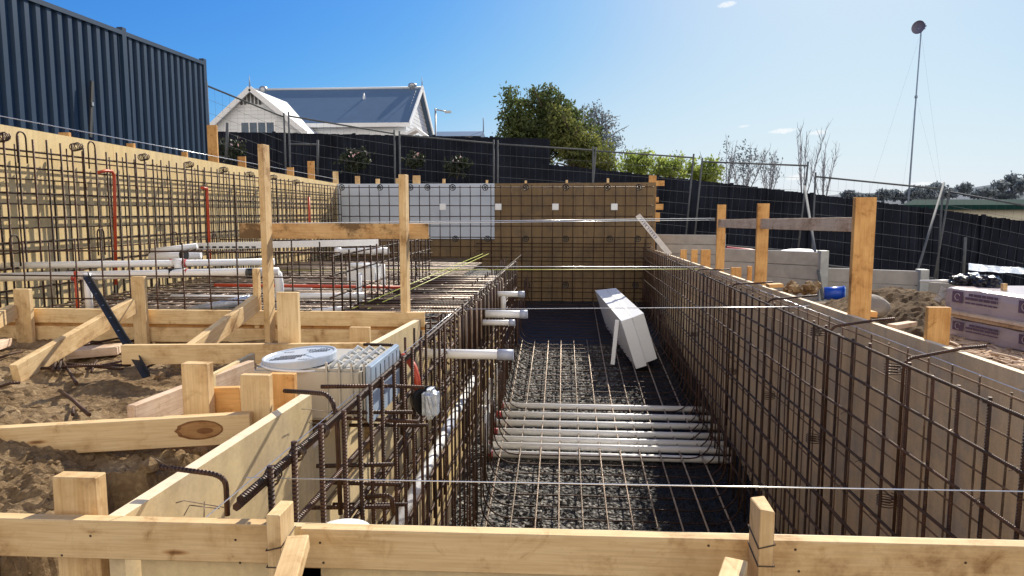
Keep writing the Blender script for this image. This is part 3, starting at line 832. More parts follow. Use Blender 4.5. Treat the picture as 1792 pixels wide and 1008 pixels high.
# left pool wall (near cage)
tl = thing('rebar_cage', (-.71, 4, -2.6), 'near left rusty rebar cage of upright and stacked long bars beside the cream panel', 'rebar')
y = 1.62; k = 0
while y < 11.0:
    zt_ = -.63 - .012*(y-1.8) + rnd(-.02, .02)
    x = -.71 + rnd(-.008, .008)
    bar('vertical_bar', (x + rnd(-.012, .012), y, floor_z(y)+.05), (x, y + rnd(-.01, .01), zt_), .0082 if y < 4 else .0075, M['rebar'], tl)
    y += .185 + rnd(-.012, .012)
for j, (z, dx) in enumerate(((-.655, .0), (-.672, -.010), (-.85, 0), (-1.04, 0), (-1.06, .012), (-1.24, 0), (-1.45, 0), (-1.65, 0), (-1.85, 0))):
    bar('long_bar', (-.732 + dx, 1.50 if z > -.7 else 1.68, z + rnd(-.006, .006)), (-.725 + dx, 10.9, z - .03 - .008*9), .0098 if j < 4 else .008, M['rebar'], tl)
to = thing('rebar_cage', (-.86, 5, -2.4), 'outer layer of the left pool wall rebar, close to the cream ply', 'rebar')
y = 3.62
while y < 10.9:
    bar('vertical_bar', (-.87, y, -2.1), (-.87 + rnd(-.01, .01), y, -.70 + rnd(-.03, .03)), .0075, M['rebar'], to)
    y += .2 + rnd(-.015, .015)
for z in (-.80, -1.0, -1.2, -1.42, -1.65): bar('long_bar', (-.853, 3.5, z), (-.853, 10.9, z-.05), .0075, M['rebar'], to)
# stirrups / ties between the layers by the skimmer
tt = thing('rebar_ties', (-.8, 2.6, -.9), 'dark cross ties threaded under the white skimmer box', 'rebar')
for Yq, z, xa, xb_ in ((2.72, -.70, -.97, -.70), (2.80, -.83, -.96, -.62), (2.86, -.87, -.95, -.60), (2.45, -.93, -.90, -.62), (2.52, -1.02, -.90, -.60), (2.38, -1.06, -.92, -.60), (2.95, -.93, -.93, -.58), (2.2, -1.05, -.88, -.60), (3.0, -.76, -.9, -.6), (2.30, -1.18, -.90, -.62), (2.62, -1.15, -.9, -.6)):
    bar('tie_bar', (xa, Yq, z), (xb_, Yq + rnd(-.03, .03), z + rnd(-.01, .01)), .0085, M['rebar'], tt)
# top cage over the bench between step and pool
tc = thing('bench_cage', (-1.1, 6, -.9), 'flat rebar cage of close cross bars between raised ledge and pool', 'rebar')
for i in range(34):
    Yq = 4.72 + .105*i
    x0, x1 = -1.52 + rnd(-.05, .05), -.70
    z = -.685 - .002*i + rnd(-.012, .012)
    bent('cross_bar', [V((x0, Yq + rnd(-.02, .02), z)), V((x1-.04, Yq, z)), V((x1, Yq, z-.03)), V((x1+.005, Yq, z-.45 + rnd(-.1, .1)))], .0078, M['rebar'] if i % 3 else M['rebar_glint'], tc, 5)
for x in (-1.45, -1.25, -1.05, -.86, -.73):
    bar('long_bar', (x, 4.68, -.705 + rnd(-.01, .01)), (x + rnd(-.02, .02), 8.3, -.765), .008, M['rebar_glint'] if x < -1 else M['rebar'], tc)
tc2 = thing('bench_cage', (-1.1, 6, -.9), 'lower tangle of cross bars beneath the top of the bench cage', 'rebar')
for i in range(30):
    Yq = 4.75 + .12*i
    z = -.84 + rnd(-.05, .05)
    bar('cross_bar', (-1.5, Yq + rnd(-.1, .1), z + rnd(-.05, .05)), (-.75, Yq + rnd(-.1, .1), z + rnd(-.06, .06)), .0075, M['rebar_glint'] if i % 2 else M['rebar'], tc2)
for i in range(14):
    pts = [V((-.90 + rnd(-.05, .05), 4.5 + .13*i, -.92)), V((-.80, 4.5 + .13*i + rnd(-.1, .1), -1.02 + rnd(-.1, .1))), V((-.70, 4.55 + .13*i, -1.1 + rnd(-.15, .2)))]
    bent('cross_bar', pts, .0072, M['rebar'], tc2, 5)

# bent starter bars
def starter(pts, label, r=.0085, group='bent starter bars'):
    return bent('starter_bar', pts, r, M['rebar'], None, 8, label=label, cat='rebar', group=group)
def hook_left(pa, pk, pd, Y0, Y1, label, r):
    """pa: free end px, pk: knee px, pd: foot px"""
    a, k_, d = at(*pa, Y=Y0), at(*pk, Y=Y1), at(*pd, Y=Y1)
    m1 = a.lerp(k_, .75); 
    cs = []
    for i in range(7):
        t = i/6
        q = (m1*(1-t)**2 + k_*2*t*(1-t) + k_.lerp(d, .30)*t**2)
        cs.append(q)
    starter([a] + cs + [d], label, r)
hook_left((281, 817), (395, 832), (398, 902), 1.80, 1.78, 'nearest bent bar hooking over the near cream panel top', .0075)
hook_left((498, 684), (588, 690), (596, 900), 2.52, 2.32, 'bent bar hooking over far end of the near cream panel', .0085)
hook_left((637, 603), (702, 604), (703, 760), 3.40, 3.30, 'bent bar over the top of the panel beyond the skimmer box', .008)
hook_left((640, 870), (684, 866), (690, 900), 2.35, 2.3, 'short bent bar low down beside the white lid in the pit', .008)
for i, (Yq, lab) in enumerate(((3.28, 'first'), (4.18, 'second'), (5.45, 'third'), (6.6, 'fourth'), (8.3, 'fifth'))):
    z = -.665
    pts = [V((1.56, Yq, -2.0))] + [V((1.56, Yq, z - .06))] + arc((1.62, Yq, z-.05), (-1, 0, 0), (0, 0, 1), .06, 0, 90, 5) + [V((1.84, Yq + .04, ytop(Yq)+.012)), V((1.95, Yq + .06, ytop(Yq)+.02))]
    starter(pts, '%s bent bar from the camera hooking over the right wall top' % lab, .0076, 'bent bars over the right wall')
# ribbed splice ties on the near cage
for i, (px, py, Yq) in enumerate(((490, 828, 1.93), (533, 790, 2.05), (575, 750, 2.4))):
    p = at(px, py, X=-.715); bm = bmesh.new()
    for q in range(6): add_ring(bm, V((-.737, p.y, -.668 - .011*(p.y-1.5))) + V((0, (q-2)*.004, rnd(-.004, .004))), (rnd(-.5, .5), 1, rnd(-.5, .5)), .021, .0018, 12, 4)
    meta(obj('tie_wire', bm, M['wire']), 'twisted tie wire lashing bars of the near left cage, %s from the camera' % ordinal(i), 'tie wire', 'tie wires on the near cage')

# wheel spacers -------------------------------------------------------------
def spacer(p, axis, label, group, rad=.055):
    bm = bmesh.new(); ax = V(axis).normalized()
    add_ring(bm, p, ax, rad, .009, 16, 5); add_ring(bm, p, ax, rad*.35, .008, 10, 5)
    u = ax.orthogonal().normalized(); w_ = ax.cross(u)
    for k in range(6):
        a = 2*math.pi*k/6; d = u*math.cos(a) + w_*math.sin(a)
        add_tube(bm, [V(p) + d*rad*.3, V(p) + d*rad], .006, 4)
    meta(obj('wheel_spacer', bm, M['black']), label, 'spacer', group)
for i, px in enumerate((598, 665, 718, 748, 792, 849, 920, 990, 1063, 1118)):
    spacer(at(px, 328, Y=13.66), (.15, 1, .1), 'dark wheel spacer along the top of the back wall, %s from the left' % ordinal(i), 'wheel spacers on the back wall')
for i, px in enumerate((797, 853, 920, 990, 1067, 1116)):
    spacer(at(px, 418, Y=13.66), (.1, 1, -.1), 'dark wheel spacer halfway up the back wall, %s from the left' % ordinal(i), 'wheel spacers on the back wall')
for i, px in enumerate((922, 990, 1112)):
    spacer(at(px, 499, Y=13.66), (.1, 1, -.1), 'dark wheel spacer low on the back wall, %s from the left' % ordinal(i), 'wheel spacers on the back wall')
def coil(p, label, group, ax=(1, 0, 0), rad=.05, ln=.09, turns=4, r=.0045):
    """wire coil spacer between mesh and ply"""
    ax = V(ax).normalized(); u = ax.orthogonal().normalized(); w_ = ax.cross(u)
    pts = [V(p) + ax*(ln*(i/40 - .5)) + (u*math.cos(2*math.pi*turns*i/40) + w_*math.sin(2*math.pi*turns*i/40))*rad for i in range(41)]
    bm = bmesh.new(); add_tube(bm, pts, r, 4)
    meta(obj('coil_spacer', bm, M['rebar']), label, 'spacer', group)
for i, (px, py) in enumerate(((4, 240), (133, 257), (251, 275), (330, 288), (391, 297), (437, 305), (478, 310), (518, 318))):
    coil(at(px, py, X=-4.36), 'rusty coil spacer along top of the sunlit left wall, %s from the left' % ordinal(i), 'coil spacers on the left wall', (1, -.45, .1), .034, .10, 4, .0055)
for i, (px, py) in enumerate(((1345, 692), (1424, 767), (1552, 876), (1432, 580), (1566, 645), (1283, 650), (1215, 585))):
    coil(at(px, py, X=1.60), ['small coil spacer mid height on right wall, below the level glint', 'coil spacer mid height on the right wall mesh', 'largest coil spacer low on the right wall near the front board', 'coil spacer high on right wall below the second bent bar', 'coil spacer high on right wall below the first bent bar', 'faint coil spacer low on the right wall near the white foam', 'farthest faint coil spacer on the right wall'][i], 'coil spacers on the right wall', (0, 0, 1), .045, .055, 4, .0028)
# hairpins at left wall
for i, (px, py) in enumerate(((37, 241), (160, 257), (25, 422), (176, 409), (306, 413), (375, 415))):
    p = at(px, py, X=-4.3)
    d = .095
    pts = [p + V((0, -d/2, -.2))] + arc(p + V((0, 0, -.0)), (0, -1, 0), (0, 0, 1), d/2, 0, 180, 6) + [p + V((0, d/2, -.2))]
    bent('hairpin_bar', pts, .007, M['rebar'], None, 6, label=['hairpin bar at the top left of the tall left wall', 'hairpin bar beside the second coil on left wall', 'low hairpin bar at far left above the pipes', 'low hairpin bar left of the red conduit', 'low hairpin bar right of the red conduit', 'low hairpin bar below the small red pipe'][i], cat='rebar', group='hairpin bars on the left wall')

# ================================================================== PIPES
def pipe(name, pts, r, label=None, mat='pvc', parent=None, cat='pipe', group=None, n=14):
    bm = bmesh.new(); add_tube(bm, pts, r, n)
    o = obj(name, bm, M[mat], parent)
    if label: meta(o, label, cat, group)
    return o
def sleeve(name, p, q, r, mat, parent, n=14): return pipe(name, [p, q], r, None, mat, parent, n=n)
# lower long pipe
a, b = at(-40, 486, Y=4.9), at(446, 476, Y=5.25)
pA = pipe('pvc_pipe', [a, b, b.lerp(a, -.09)], .032, 'long lower white pipe on the left with black couplings', group='pipes over the raised ledge')
dirA = (b-a).normalized()
for px in ((295, 326), (432, 452)):
    sleeve('coupling', at(px[0], 478.5, Y=5.14), at(px[1], 477.5, Y=5.2), .038, 'black', pA)
sleeve('primer_mark', at(128, 484, Y=5.02), at(133, 484, Y=5.02), .0335, 'red', pA)
sleeve('primer_mark', at(325, 478, Y=5.165), at(329, 478, Y=5.165), .0345, 'red', pA)
a, b = at(-40, 466, Y=5.3), at(480, 458, Y=5.75)
pB = pipe('pvc_pipe', [a, b], .028, 'long upper white pipe on the left with a tee and red primer', group='pipes over the raised ledge')
sleeve('tee_fitting', at(304, 460, Y=5.6), at(321, 459.7, Y=5.6), .036, 'pvc', pB)
sleeve('tee_branch', at(313, 460, Y=5.59), at(313, 474, Y=5.59), .034, 'pvc', pB)
for px in (299, 322): sleeve('primer_mark', at(px, 460.5, Y=5.6), at(px+4, 460.3, Y=5.6), .033, 'red', pB)
e = at(482, 475, Y=5.6)
pipe('pvc_elbow', [e + V((-.12, 0, 0)), e, e + V((.02, 0, -.02)), e + V((.03, 0, -.1)), e + V((.03, 0, -.42))], .034, 'white elbow pipe dropping just right of the tall slim post', group='pipes over the raised ledge')
pipe('pvc_pipe', [at(-20, 464, Y=6.9), at(60, 460, Y=6.95), at(135, 450, Y=7.0)], .035, 'shiny short pipe behind the long pipes at far left', group='pipes over the raised ledge')
q = at(148, 450, Y=7.0)
pipe('pvc_elbow', [q, q + V((.06, 0, 0)), q + V((.09, 0, -.03)), q + V((.09, 0, -.14))], .042, 'white elbow with red primer at far left', group='pipes over the raised ledge')
pipe('pvc_pipe', [at(256, 441, Y=7.2), at(345, 430, Y=7.3)], .03, 'thin sunlit pipe above the tee on the left', group='pipes over the raised ledge')
pipe('pvc_pipe', [at(262, 450, Y=6.8), at(352, 446, Y=6.9)], .04, 'stubby pipe with black fitting above the tee', group='pipes over the raised ledge')
sleeve('coupling', at(318, 446, Y=6.5), at(326, 446, Y=6.5), .05, 'black', bpy.data.objects[COL.objects[-1].name])
# slotted channel
ca, cb = at(345, 434, Y=8.0), at(452, 433, Y=8.0)
ch = thing('slotted_channel', ca, 'white slotted overflow channel behind the muddy profile rail', 'channel')
bm = bmesh.new(); add_obox(bm, ca + V((0,0,.02)), at(662, 427, Y=8.4) + V((0, 0, .02)), .075, .05)
obj('channel_body', bm, M['pvc'], ch)
for i in range(9):
    p = at(352 + i*11.5, 432.5, Y=7.965); bm = bmesh.new(); add_box(bm, p - V((.024, .004, .010)), p + V((.024, .004, .010)))
    obj('slot', bm, M['black'], ch)
pp = pipe('pvc_pipe', [at(590, 440, Y=7.9), at(678, 438, Y=7.9)], .034, 'white pipe with end caps below the slotted channel', group='pipes over the raised ledge')
for px in (592, 655, 675): sleeve('end_cap', at(px-5, 439.5, Y=7.9), at(px+5, 439.3, Y=7.9), .042, 'pvc', pp)
# vertical supports
for px0, px1, pt, pb_, Yq, lab in ((146, 159, 478, 552, 5.0, 'upright white pipe behind the dark steel picket'), (623, 633, 478, 541, 6.0, 'upright pale pipe in front of the white box'), (666, 674, 462, 528, 7.4, 'slim upright pipe right of the white box')):
    a, b = at((px0+px1)/2, pt, Y=Yq), at((px0+px1)/2, pb_, Y=Yq)
    b.x, b.y = a.x, a.y
    pipe('upright_pipe', [b, a], (px1-px0)/F*Yq/2, lab, group='upright pipes on the raised ledge')
# white box with lid
bx = at(631, 490, Y=8.0)
wb = thing('white_box', V((bx.x, 8.1, -.88)), 'squat white equipment box with lid on the raised ledge', 'box')
bm = bmesh.new(); add_box(bm, (bx.x-.16, 8.0, -.88), (bx.x+.17, 8.3, -.64)); obj('box_body', bm, M['pvc'], wb)
bm = bmesh.new(); add_tube(bm, [(bx.x, 8.15, -.638), (bx.x, 8.15, -.60)], .18, 18); obj('box_lid', bm, M['pvc'], wb)
# small floor pipes on ledge (pale blue glints)
for i, (x0, y0, x1, y1, Yq, m_) in enumerate(((300, 520, 440, 522, 6.4, 'pvc'), (470, 505, 545, 503, 6.6, 'pvc'), (470, 519, 640, 517, 5.9, 'pvc'), (548, 546, 600, 541, 5.4, 'pvc'), (330, 545, 440, 523, 5.5, 'foil'))):
    pipe('pvc_pipe', [at(x0, y0, Y=Yq), at(x1, y1, Y=Yq)], .025 if i < 4 else .035, ['pale pipe lying under the ledge mesh left of the tall post', 'short pale pipe low down right of the tall post', 'long pale pipe low down behind the upright stake', 'short light blue pipe at the ledge edge behind the boards', 'shiny pipe glinting on the ledge left of the tall post'][i], m_, group='pipes over the raised ledge')
# red / orange conduits
def conduit(pts, r, label, parent=None): return pipe('red_conduit', pts, r, label, 'orange', None, 'conduit', 'orange conduits on the left', 8)
X_ = -4.27
a = at(201, 462, X=X_); b = at(199, 300, X=X_); c = at(176, 298, X=X_)
conduit([V((a.x, a.y, a.z-.2)), b + V((0, 0, -.1)), b + V((0, 0, -.03)), b + V((0, -.03, 0)), b.lerp(c, .6), c + V((0, -.03, -.02))], .0145, 'tall orange conduit hooked at the top against the left wall')
a = at(365, 440, X=X_); b = at(362, 330, X=X_)
conduit([V((b.x, b.y, -.6)), b + V((0, 0, -.04)), b, b + V((0, -.12, .005))], .017, 'shorter orange conduit on the left wall right of the tall one')
a = at(542, 400, X=X_)
conduit([V((a.x, a.y, -.5)), V((a.x, a.y, at(542, 345, X=X_).z))], .02, 'far orange conduit on the left wall near the corner')
conduit([at(375, 499, Y=6.2), at(560, 501, Y=6.4), at(700, 503, Y=6.6)], .016, 'thin red pipe lying across the raised ledge')
b = at(132, 475, Y=5.0)
conduit([V((b.x, b.y, -.86)), b], .013, 'thin red tube hanging below the lower white pipe')
# stub pipes through left pool wall
def stub(x0, x1, py, Yq, r, label):
    a, b = at(x0, py, Y=Yq), at(x1, py, Y=Yq); a.z = b.z
    o = pipe('stub_pipe', [a, b], r, label, group='white stub pipes through the left pool wall')
    c = at(x1 - .17*(x1-x0) , py, Y=Yq); c.z = b.z
    sleeve('end_cap', c, b + V((.006, 0, 0)), r+.004, 'pvc_cap', o)
    return o
stub(742, 897, 621, 4.35, .031, 'nearest and longest white stub pipe poking into the pool')
stub(850, 922, 550, 6.1, .034, 'second white stub pipe from the near end, with blue cap')
stub(845, 900, 565, 5.9, .024, 'thinner stub pipe just under the second stub')
st_ = stub(855, 917, 515, 7.5, .030, 'farthest white stub pipe high on the left pool wall')
p = at(881, 518, Y=7.5)
pipe('pipe_drop', [p, p - V((0, 0, .17))], .026, parent=st_)
# wall pipe running along left wall
a, b = V((-.80, 2.9, -1.53)), V((-.80, 6.2, -1.50))
wp = pipe('wall_pipe', [a, b], .034, 'white pipe running along the left pool wall behind the upright bars')
sleeve('coupling', a.lerp(b, .52), a.lerp(b, .60), .040, 'pvc_cap', wp)
# floor pipes
for i, py in enumerate((717, 733, 749, 765, 779, 791, 800)):
    Yq = 3.144*F/(py-240); z = floor_z(Yq) + (.10 if i != 6 else .06)
    xl, xr = -.74 + rnd(-.03, .03), 1.69 + rnd(-.03, .03)
    o = pipe('floor_pipe', [V((xl, Yq, z)), V((xr, Yq + rnd(-.02, .02), z))], .036, 'white pipe across the pool floor, %s counting from the far one' % ordinal(i), group='parallel white pipes across the pool floor')
    sleeve('primer_mark', V((xl, Yq, z)), V((xl + .02 + rnd(0, .045), Yq, z)), .0368, 'red', o)
    if i % 2 == 0: pipe('riser', [V((xl+.02, Yq, z)), V((xl-.03, Yq, z+.1)), V((xl-.05, Yq, z+.5))], .034, parent=o)

# ================================================================== SKIMMER BOX
sk = thing('skimmer_box', (-1.1, 3.0, -1.0), 'white plastic skimmer box with ribbed top and blue film face', 'skimmer')
S0, S1 = at(442, 658, Y=2.86), at(640, 652, Y=2.86)
zt_ = -.66
xl_, xr_ = S0.x, at(632, 652, Y=2.86).x
bm = bmesh.new(); add_box(bm, (xl_, 2.86, -.885), (xr_, 3.32, zt_))
bmesh.ops.bevel(bm, geom=list(bm.edges), offset=.012, segments=2, affect='EDGES')
body = obj('skimmer_body', bm, M['grey_plastic'], sk)
bm = bmesh.new(); add_box(bm, (xr_, 2.885, -.87), (xr_+.035, 3.28, zt_-.015)); obj('throat_flange', bm, M['black'], sk)
# ribs on the front face and on top
for i in range(4):
    x = at(571 + i*22, 660, Y=2.85).x
    bm = bmesh.new(); add_box(bm, (x-.004, 2.851, -.88), (x+.004, 2.862, zt_+.03)); 
    add_box(bm, (x-.004, 2.852, zt_-.01), (x+.004, 3.3, zt_+.012))
    obj('rib', bm, M['grey_plastic'], sk)
for i in range(3):
    x = at(582 + i*22, 660, Y=2.85).x
    for j in range(4):
        yy = 2.90 + j*.105
        bm = bmesh.new(); add_tube(bm, [V((x-.024, yy, zt_-.004)), V((x, yy+.012, zt_+.028)), V((x+.024, yy+.05, zt_-.004))], .008, 6); obj('strap_loop', bm, simple('loop_plastic', (.60, .63, .64), .4) if not (i or j) else bpy.data.materials['loop_plastic'], sk)
# face plate with slots, pool side, turned a little
fpn = V((xr_+.05, 0, 0))
bm = bmesh.new(); add_box(bm, (xr_+.036, 2.80, -.875), (xr_+.062, 3.30, zt_+.03))
bmesh.ops.bevel(bm, geom=list(bm.edges), offset=.006, segments=2, affect='EDGES')
fp = obj('face_plate', bm, M['film_blue'], sk)
for i in range(6):
    yy = 2.86 + i*.075
    bm = bmesh.new(); add_box(bm, (xr_+.062, yy, -.735), (xr_+.0635, yy+.007, zt_+.012)); obj('slot', bm, M['label_ink'], fp)
# lid: flat round lid resting on the box, tilted slightly
lc = at(526, 632, Y=3.0) + V((0, 0, -.002))
ld = thing('bucket_lid', lc, 'round white lid with dark printed label lying on the skimmer box', 'lid')
tilt = Matrix.Translation(lc) @ Matrix.Rotation(R(-5), 4, 'Y') @ Matrix.Rotation(R(2), 4, 'X')
bm = bmesh.new(); n = 40
prof = [(.0, .030), (.146, .030), (.152, .036), (.159, .036), (.162, .030), (.158, -.002), (.0, -.002)]
rings = []
for r_, z_ in prof:
    if r_ == 0: rings.append([bm.verts.new(tilt @ V((0, 0, z_)))])
    else: rings.append([bm.verts.new(tilt @ V((r_*math.cos(2*math.pi*k/n), r_*math.sin(2*math.pi*k/n), z_))) for k in range(n)])
for i in range(len(prof)-1):
    A, B = rings[i], rings[i+1]
    for k in range(n):
        if len(A) == 1: bm.faces.new((A[0], B[k], B[(k+1) % n]))
        elif len(B) == 1: bm.faces.new((A[k], B[0], A[(k+1) % n]))
        else: bm.faces.new((A[k], B[k], B[(k+1) % n], A[(k+1) % n]))
bmesh.ops.recalc_face_normals(bm, faces=bm.faces)
obj('lid_disc', bm, simple('lid_plastic', (.52, .58, .66), .35, var=.06), ld)  # blue-grey sky reflection put into the lid's base colour
bm = bmesh.new()
def lidquad(x0, y0, x1, y1): add_quad(bm, tilt @ V((x0, y0, .0315)), tilt @ V((x1, y0, .0315)), tilt @ V((x1, y1, .0315)), tilt @ V((x0, y1, .0315)))
random.seed(8)
for row, (y0, h_, xa, xb_) in enumerate(((-.075, .024, -.11, .0), (-.045, .02, -.10, .02), (-.018, .018, -.085, .03), (.035, .014, .03, .11), (.055, .02, .02, .12), (.088, .012, -.0, .09), (-.1, .008, .03, .08), (.07, .008, -.1, -.06))):
    x = xa
    while x < xb_:
        wv = rnd(.006, .012); lidquad(x, y0, x+wv, y0+h_); x += wv + .003
obj('printed_label', bm, M['label_ink'], ld)
bm = bmesh.new(); add_tube(bm, [tilt @ V((.145*math.cos(R(t)), .145*math.sin(R(t)), .0325)) for t in (62, 60)] + [tilt @ V((.02, -.0, .0325)), tilt @ V((.10, -.09, .0325))], .0012, 5)
obj('moulded_seam', bm, M['film_blue'], ld)
bm = bmesh.new(); add_ring(bm, lc + V((0, 0, -.010)), (0.05, .03, 1), .166, .005, 36, 6)
obj('handle_hoop', bm, M['pvc'], ld)

# pool light niche wrapped in foil + orange hose
pl = at(748, 702, Y=3.25)
ln_ = thing('light_niche', pl, 'black pool light niche with silver foil wrapped face and orange hose', 'light niche')
bm = bmesh.new(); add_tube(bm, [pl + V((-.05, .05, .0)), pl + V((-.0, .0, .0))], [.055, .075], 18); obj('niche_shell', bm, M['black'], ln_)
bm = bmesh.new(); vs_b = add_box(bm, (-.036, -.055, -.072), (.036, .055, .072))
bmesh.ops.bevel(bm, geom=list(bm.edges), offset=.022, segments=3, affect='EDGES')
bmesh.ops.subdivide_edges(bm, edges=list(bm.edges), cuts=2, use_grid_fill=True)
for v in bm.verts: v.co = v.co + v.co.normalized()*(.005*noise.noise(v.co*55) + .003*noise.noise(v.co*130)) + pl + V((.022, -.03, 0))
obj('foil_cover', bm, M['foil'], ln_, smooth=False)
h0 = at(699, 626, Y=3.3); 
bm = bmesh.new(); add_tube(bm, [at(697, 640, Y=3.45), at(700, 627, Y=3.42), at(706, 624, Y=3.38), at(716, 630, Y=3.33), at(724, 643, Y=3.3), at(729, 662, Y=3.28), at(733, 690, Y=3.27)], .018, 10)
obj('hose', bm, M['orange'], ln_)
# white bucket end at the bottom of the pit
bk = at(600, 935, Y=2.0)
bm = bmesh.new()
for i in range(1): 
    add_tube(bm, [bk + V((0, .0, -.12)), bk + V((0, 0, -.01)), bk + V((0, 0, .012)), bk + V((0, 0, .02))], [.09, .095, .085, .055], 24)
bo = obj('white_drum', bm, M['pvc']); meta(bo, 'rounded white plastic drum top low in the pit behind the front board', 'drum')
bm = bmesh.new(); add_box(bm, bk + V((-.03, -.088, -.04)), bk + V((-.012, -.075, .01))); obj('red_tag', bm, M['red'], bo)

# ================================================================== FOAM STACK IN POOL
zt_f = -1.44
def fpt(px, py, Yq): return at(px, py, Y=Yq)
nT = [fpt(1083, 556, 9.75), fpt(1103, 553, 9.75), fpt(1122, 548, 9.75)]
nB = [fpt(1113, 646, 9.62), fpt(1129, 641, 9.62), fpt(1151, 629, 9.62)]
nT = [fpt(1087, 562, 9.75), fpt(1106, 556, 9.75), fpt(1126.5, 548, 9.75)]
fT = [fpt(1041, 508, 12.1), fpt(1060, 506, 12.1), fpt(1078, 504, 12.1)]
labs = ['left white foam sheet of the leaning stack on the pool floor', 'right white foam sheet of the leaning stack on the pool floor']
for i in range(2):
    bm = bmesh.new()
    g_ = .0 if i == 0 else .004
    a, b = nT[i] + V((g_, 0, 0)), nT[i+1]
    c, d = fT[i] + V((g_, 0, 0)), fT[i+1]
    down = nB[i] - nT[i]
    if i == 1: down = nB[2] - nT[2] + V((0, .05, 0))
    vs = [bm.verts.new(p) for p in (a, b, d, c)] + [bm.verts.new(p) for p in (a+down, b+down, d+down*.97, c+down*.97)]
    for f in ((0,1,2,3), (7,6,5,4), (0,4,5,1), (1,5,6,2), (2,6,7,3), (3,7,4,0)): bm.faces.new([vs[q] for q in f])
    bmesh.ops.recalc_face_normals(bm, faces=bm.faces)
    bmesh.ops.bevel(bm, geom=list(bm.edges), offset=.004, segments=1, affect='EDGES')
    meta(obj('foam_sheet', bm, M['foam_block']), labs[i], 'foam sheet', 'foam sheets leaning in the pool')
a, b = at(1080, 560, Y=9.72), at(1072, 638, Y=9.55)
beam('foam_batten', b, a, .055, .02, M['foam_block'], 'thin white batten propped against the foam stack', 'batten', hint=(1, 0, 0))
# dark form clips on gravel
# ================================================================== STRINGS
def string(pts, label, mat='string_w', r=.0016):
    bm = bmesh.new(); add_tube(bm, pts, r, 6)
    meta(obj('string_line', bm, M[mat]), label, 'string line', 'builders string lines')
string([at(360, 906, Y=1.64), at(912, 446, Y=11.2)], 'white string line running along the left side of the pool', r=.0019)
string([V((1.745, 1.65, -.672)), V((1.745, 13.6, -.70))], 'white string line running along the right wall top', r=.0022)
string([at(430, 836, Y=1.72), at(1265, 851, Y=1.76), at(1830, 861, Y=1.8)], 'near white string line crossing the pool above the front board', r=.0017)
string([at(800, 541, Y=4.95), at(1392, 537, Y=4.98), at(1420, 534, Y=5.2)], 'middle white string line crossing the pool over the foam stack', r=.0025)
string([at(470, 391, Y=4.68), at(1252, 382, Y=8.45)], 'upper of the two strings from the profile rail to the slim right post', r=.0032)
string([at(700, 391, Y=4.72), at(1252, 385, Y=8.47)], 'lower of the two strings from the profile rail to the slim right post', r=.003)
string([at(480, 466, Y=8.5), at(1222, 467, Y=8.6)], 'far white string line crossing above the bench cage', r=.0035)
string([at(470, 473, Y=8.6), at(1222, 471, Y=8.62)], 'far yellow string line crossing above the bench cage', 'string_y', .0035)
string([at(588, 552, Y=4.66), at(845, 444, Y=11.8)], 'upper of two yellow strings running back over the bench', 'string_y', .0035)
string([at(619, 552, Y=4.66), at(855, 444, Y=11.8)], 'lower of two yellow strings running back over the bench', 'string_y', .0035)
string([V((XL+.0, 4.6, .78)), V((XL+.0, 13.9, .66))], 'white string line along the top of the tan left wall', r=.004)

# ================================================================== STEEL PICKET + DEBRIS
pa, pb = at(150, 484, Y=4.3), at(256, 660, Y=3.35)
pk = thing('star_picket', pb, 'dark steel picket with drilled holes leaning over the timber brace', 'picket')
bm = bmesh.new(); add_obox(bm, pb, pa, .036, .005, (1, .3, 0)); 
m_ = frame(pb, pa, (1, .3, 0)); off_ = m_.to_3x3() @ V((0, .014, .0165))
add_obox(bm, pb + off_, pa + off_, .005, .028, (1, .3, 0))
obj('picket_body', bm, M['picket'], pk)
for i in range(6):
    p = pa.lerp(pb, .08 + .13*i); bm = bmesh.new(); nn = m_.to_3x3() @ V((0, 1, 0)); 
    if nn.y > 0: nn = -nn
    add_tube(bm, [p + nn*.0026, p + nn*.0034], .006, 8); obj('hole', bm, M['galv'], pk)
random.seed(21)
def on_soil(px, py):
    z = -.88
    for _ in range(6):
        p = at(px, py, Z=z); z = soil_h(p.x, p.y)
    return at(px, py, Z=z) + V((0, 0, .02))
deb = [((92, 655), (112, 612)), ((103, 655), (114, 618)), ((60, 652), (230, 648)), ((45, 640), (215, 655)), ((110, 640), (135, 682)), ((105, 690), (157, 738)), ((130, 720), (128, 738)), ((120, 628), (250, 600)), ((150, 652), (300, 625)), ((160, 658), (170, 640)), ((100, 622), (215, 598)), ((150, 604), (210, 616)), ((0, 632), (40, 624)), ((0, 684), (36, 680)), ((255, 650), (300, 636))]
for i, (p, q) in enumerate(deb):
    a, b = on_soil(*p), on_soil(*q)
    bent('rebar_offcut', [a, a.lerp(b, .5) + V((0, 0, .012)), b + V((0, 0, .01))], .009 if i < 6 else .007, M['rebar'], None, 6,
         label='rusty rebar offcut lying on the dirt, %s in the heap by the brace' % ordinal(i), cat='offcut', group='rebar offcuts on the dirt')
a, b = on_soil(122, 632), on_soil(212, 624)
beam('timber_offcut', a + V((0, 0, .03)), b + V((0, 0, .03)), .05, .16, M['pine_grey'], 'dirty timber block lying on the dirt under the picket', 'timber')
a, b = on_soil(-20, 622), on_soil(7, 612)
beam('timber_offcut', a + V((0, 0, .03)), b + V((0, 0, .03)), .05, .1, M['pine_grey'], 'timber end at the very left edge on the dirt', 'timber')
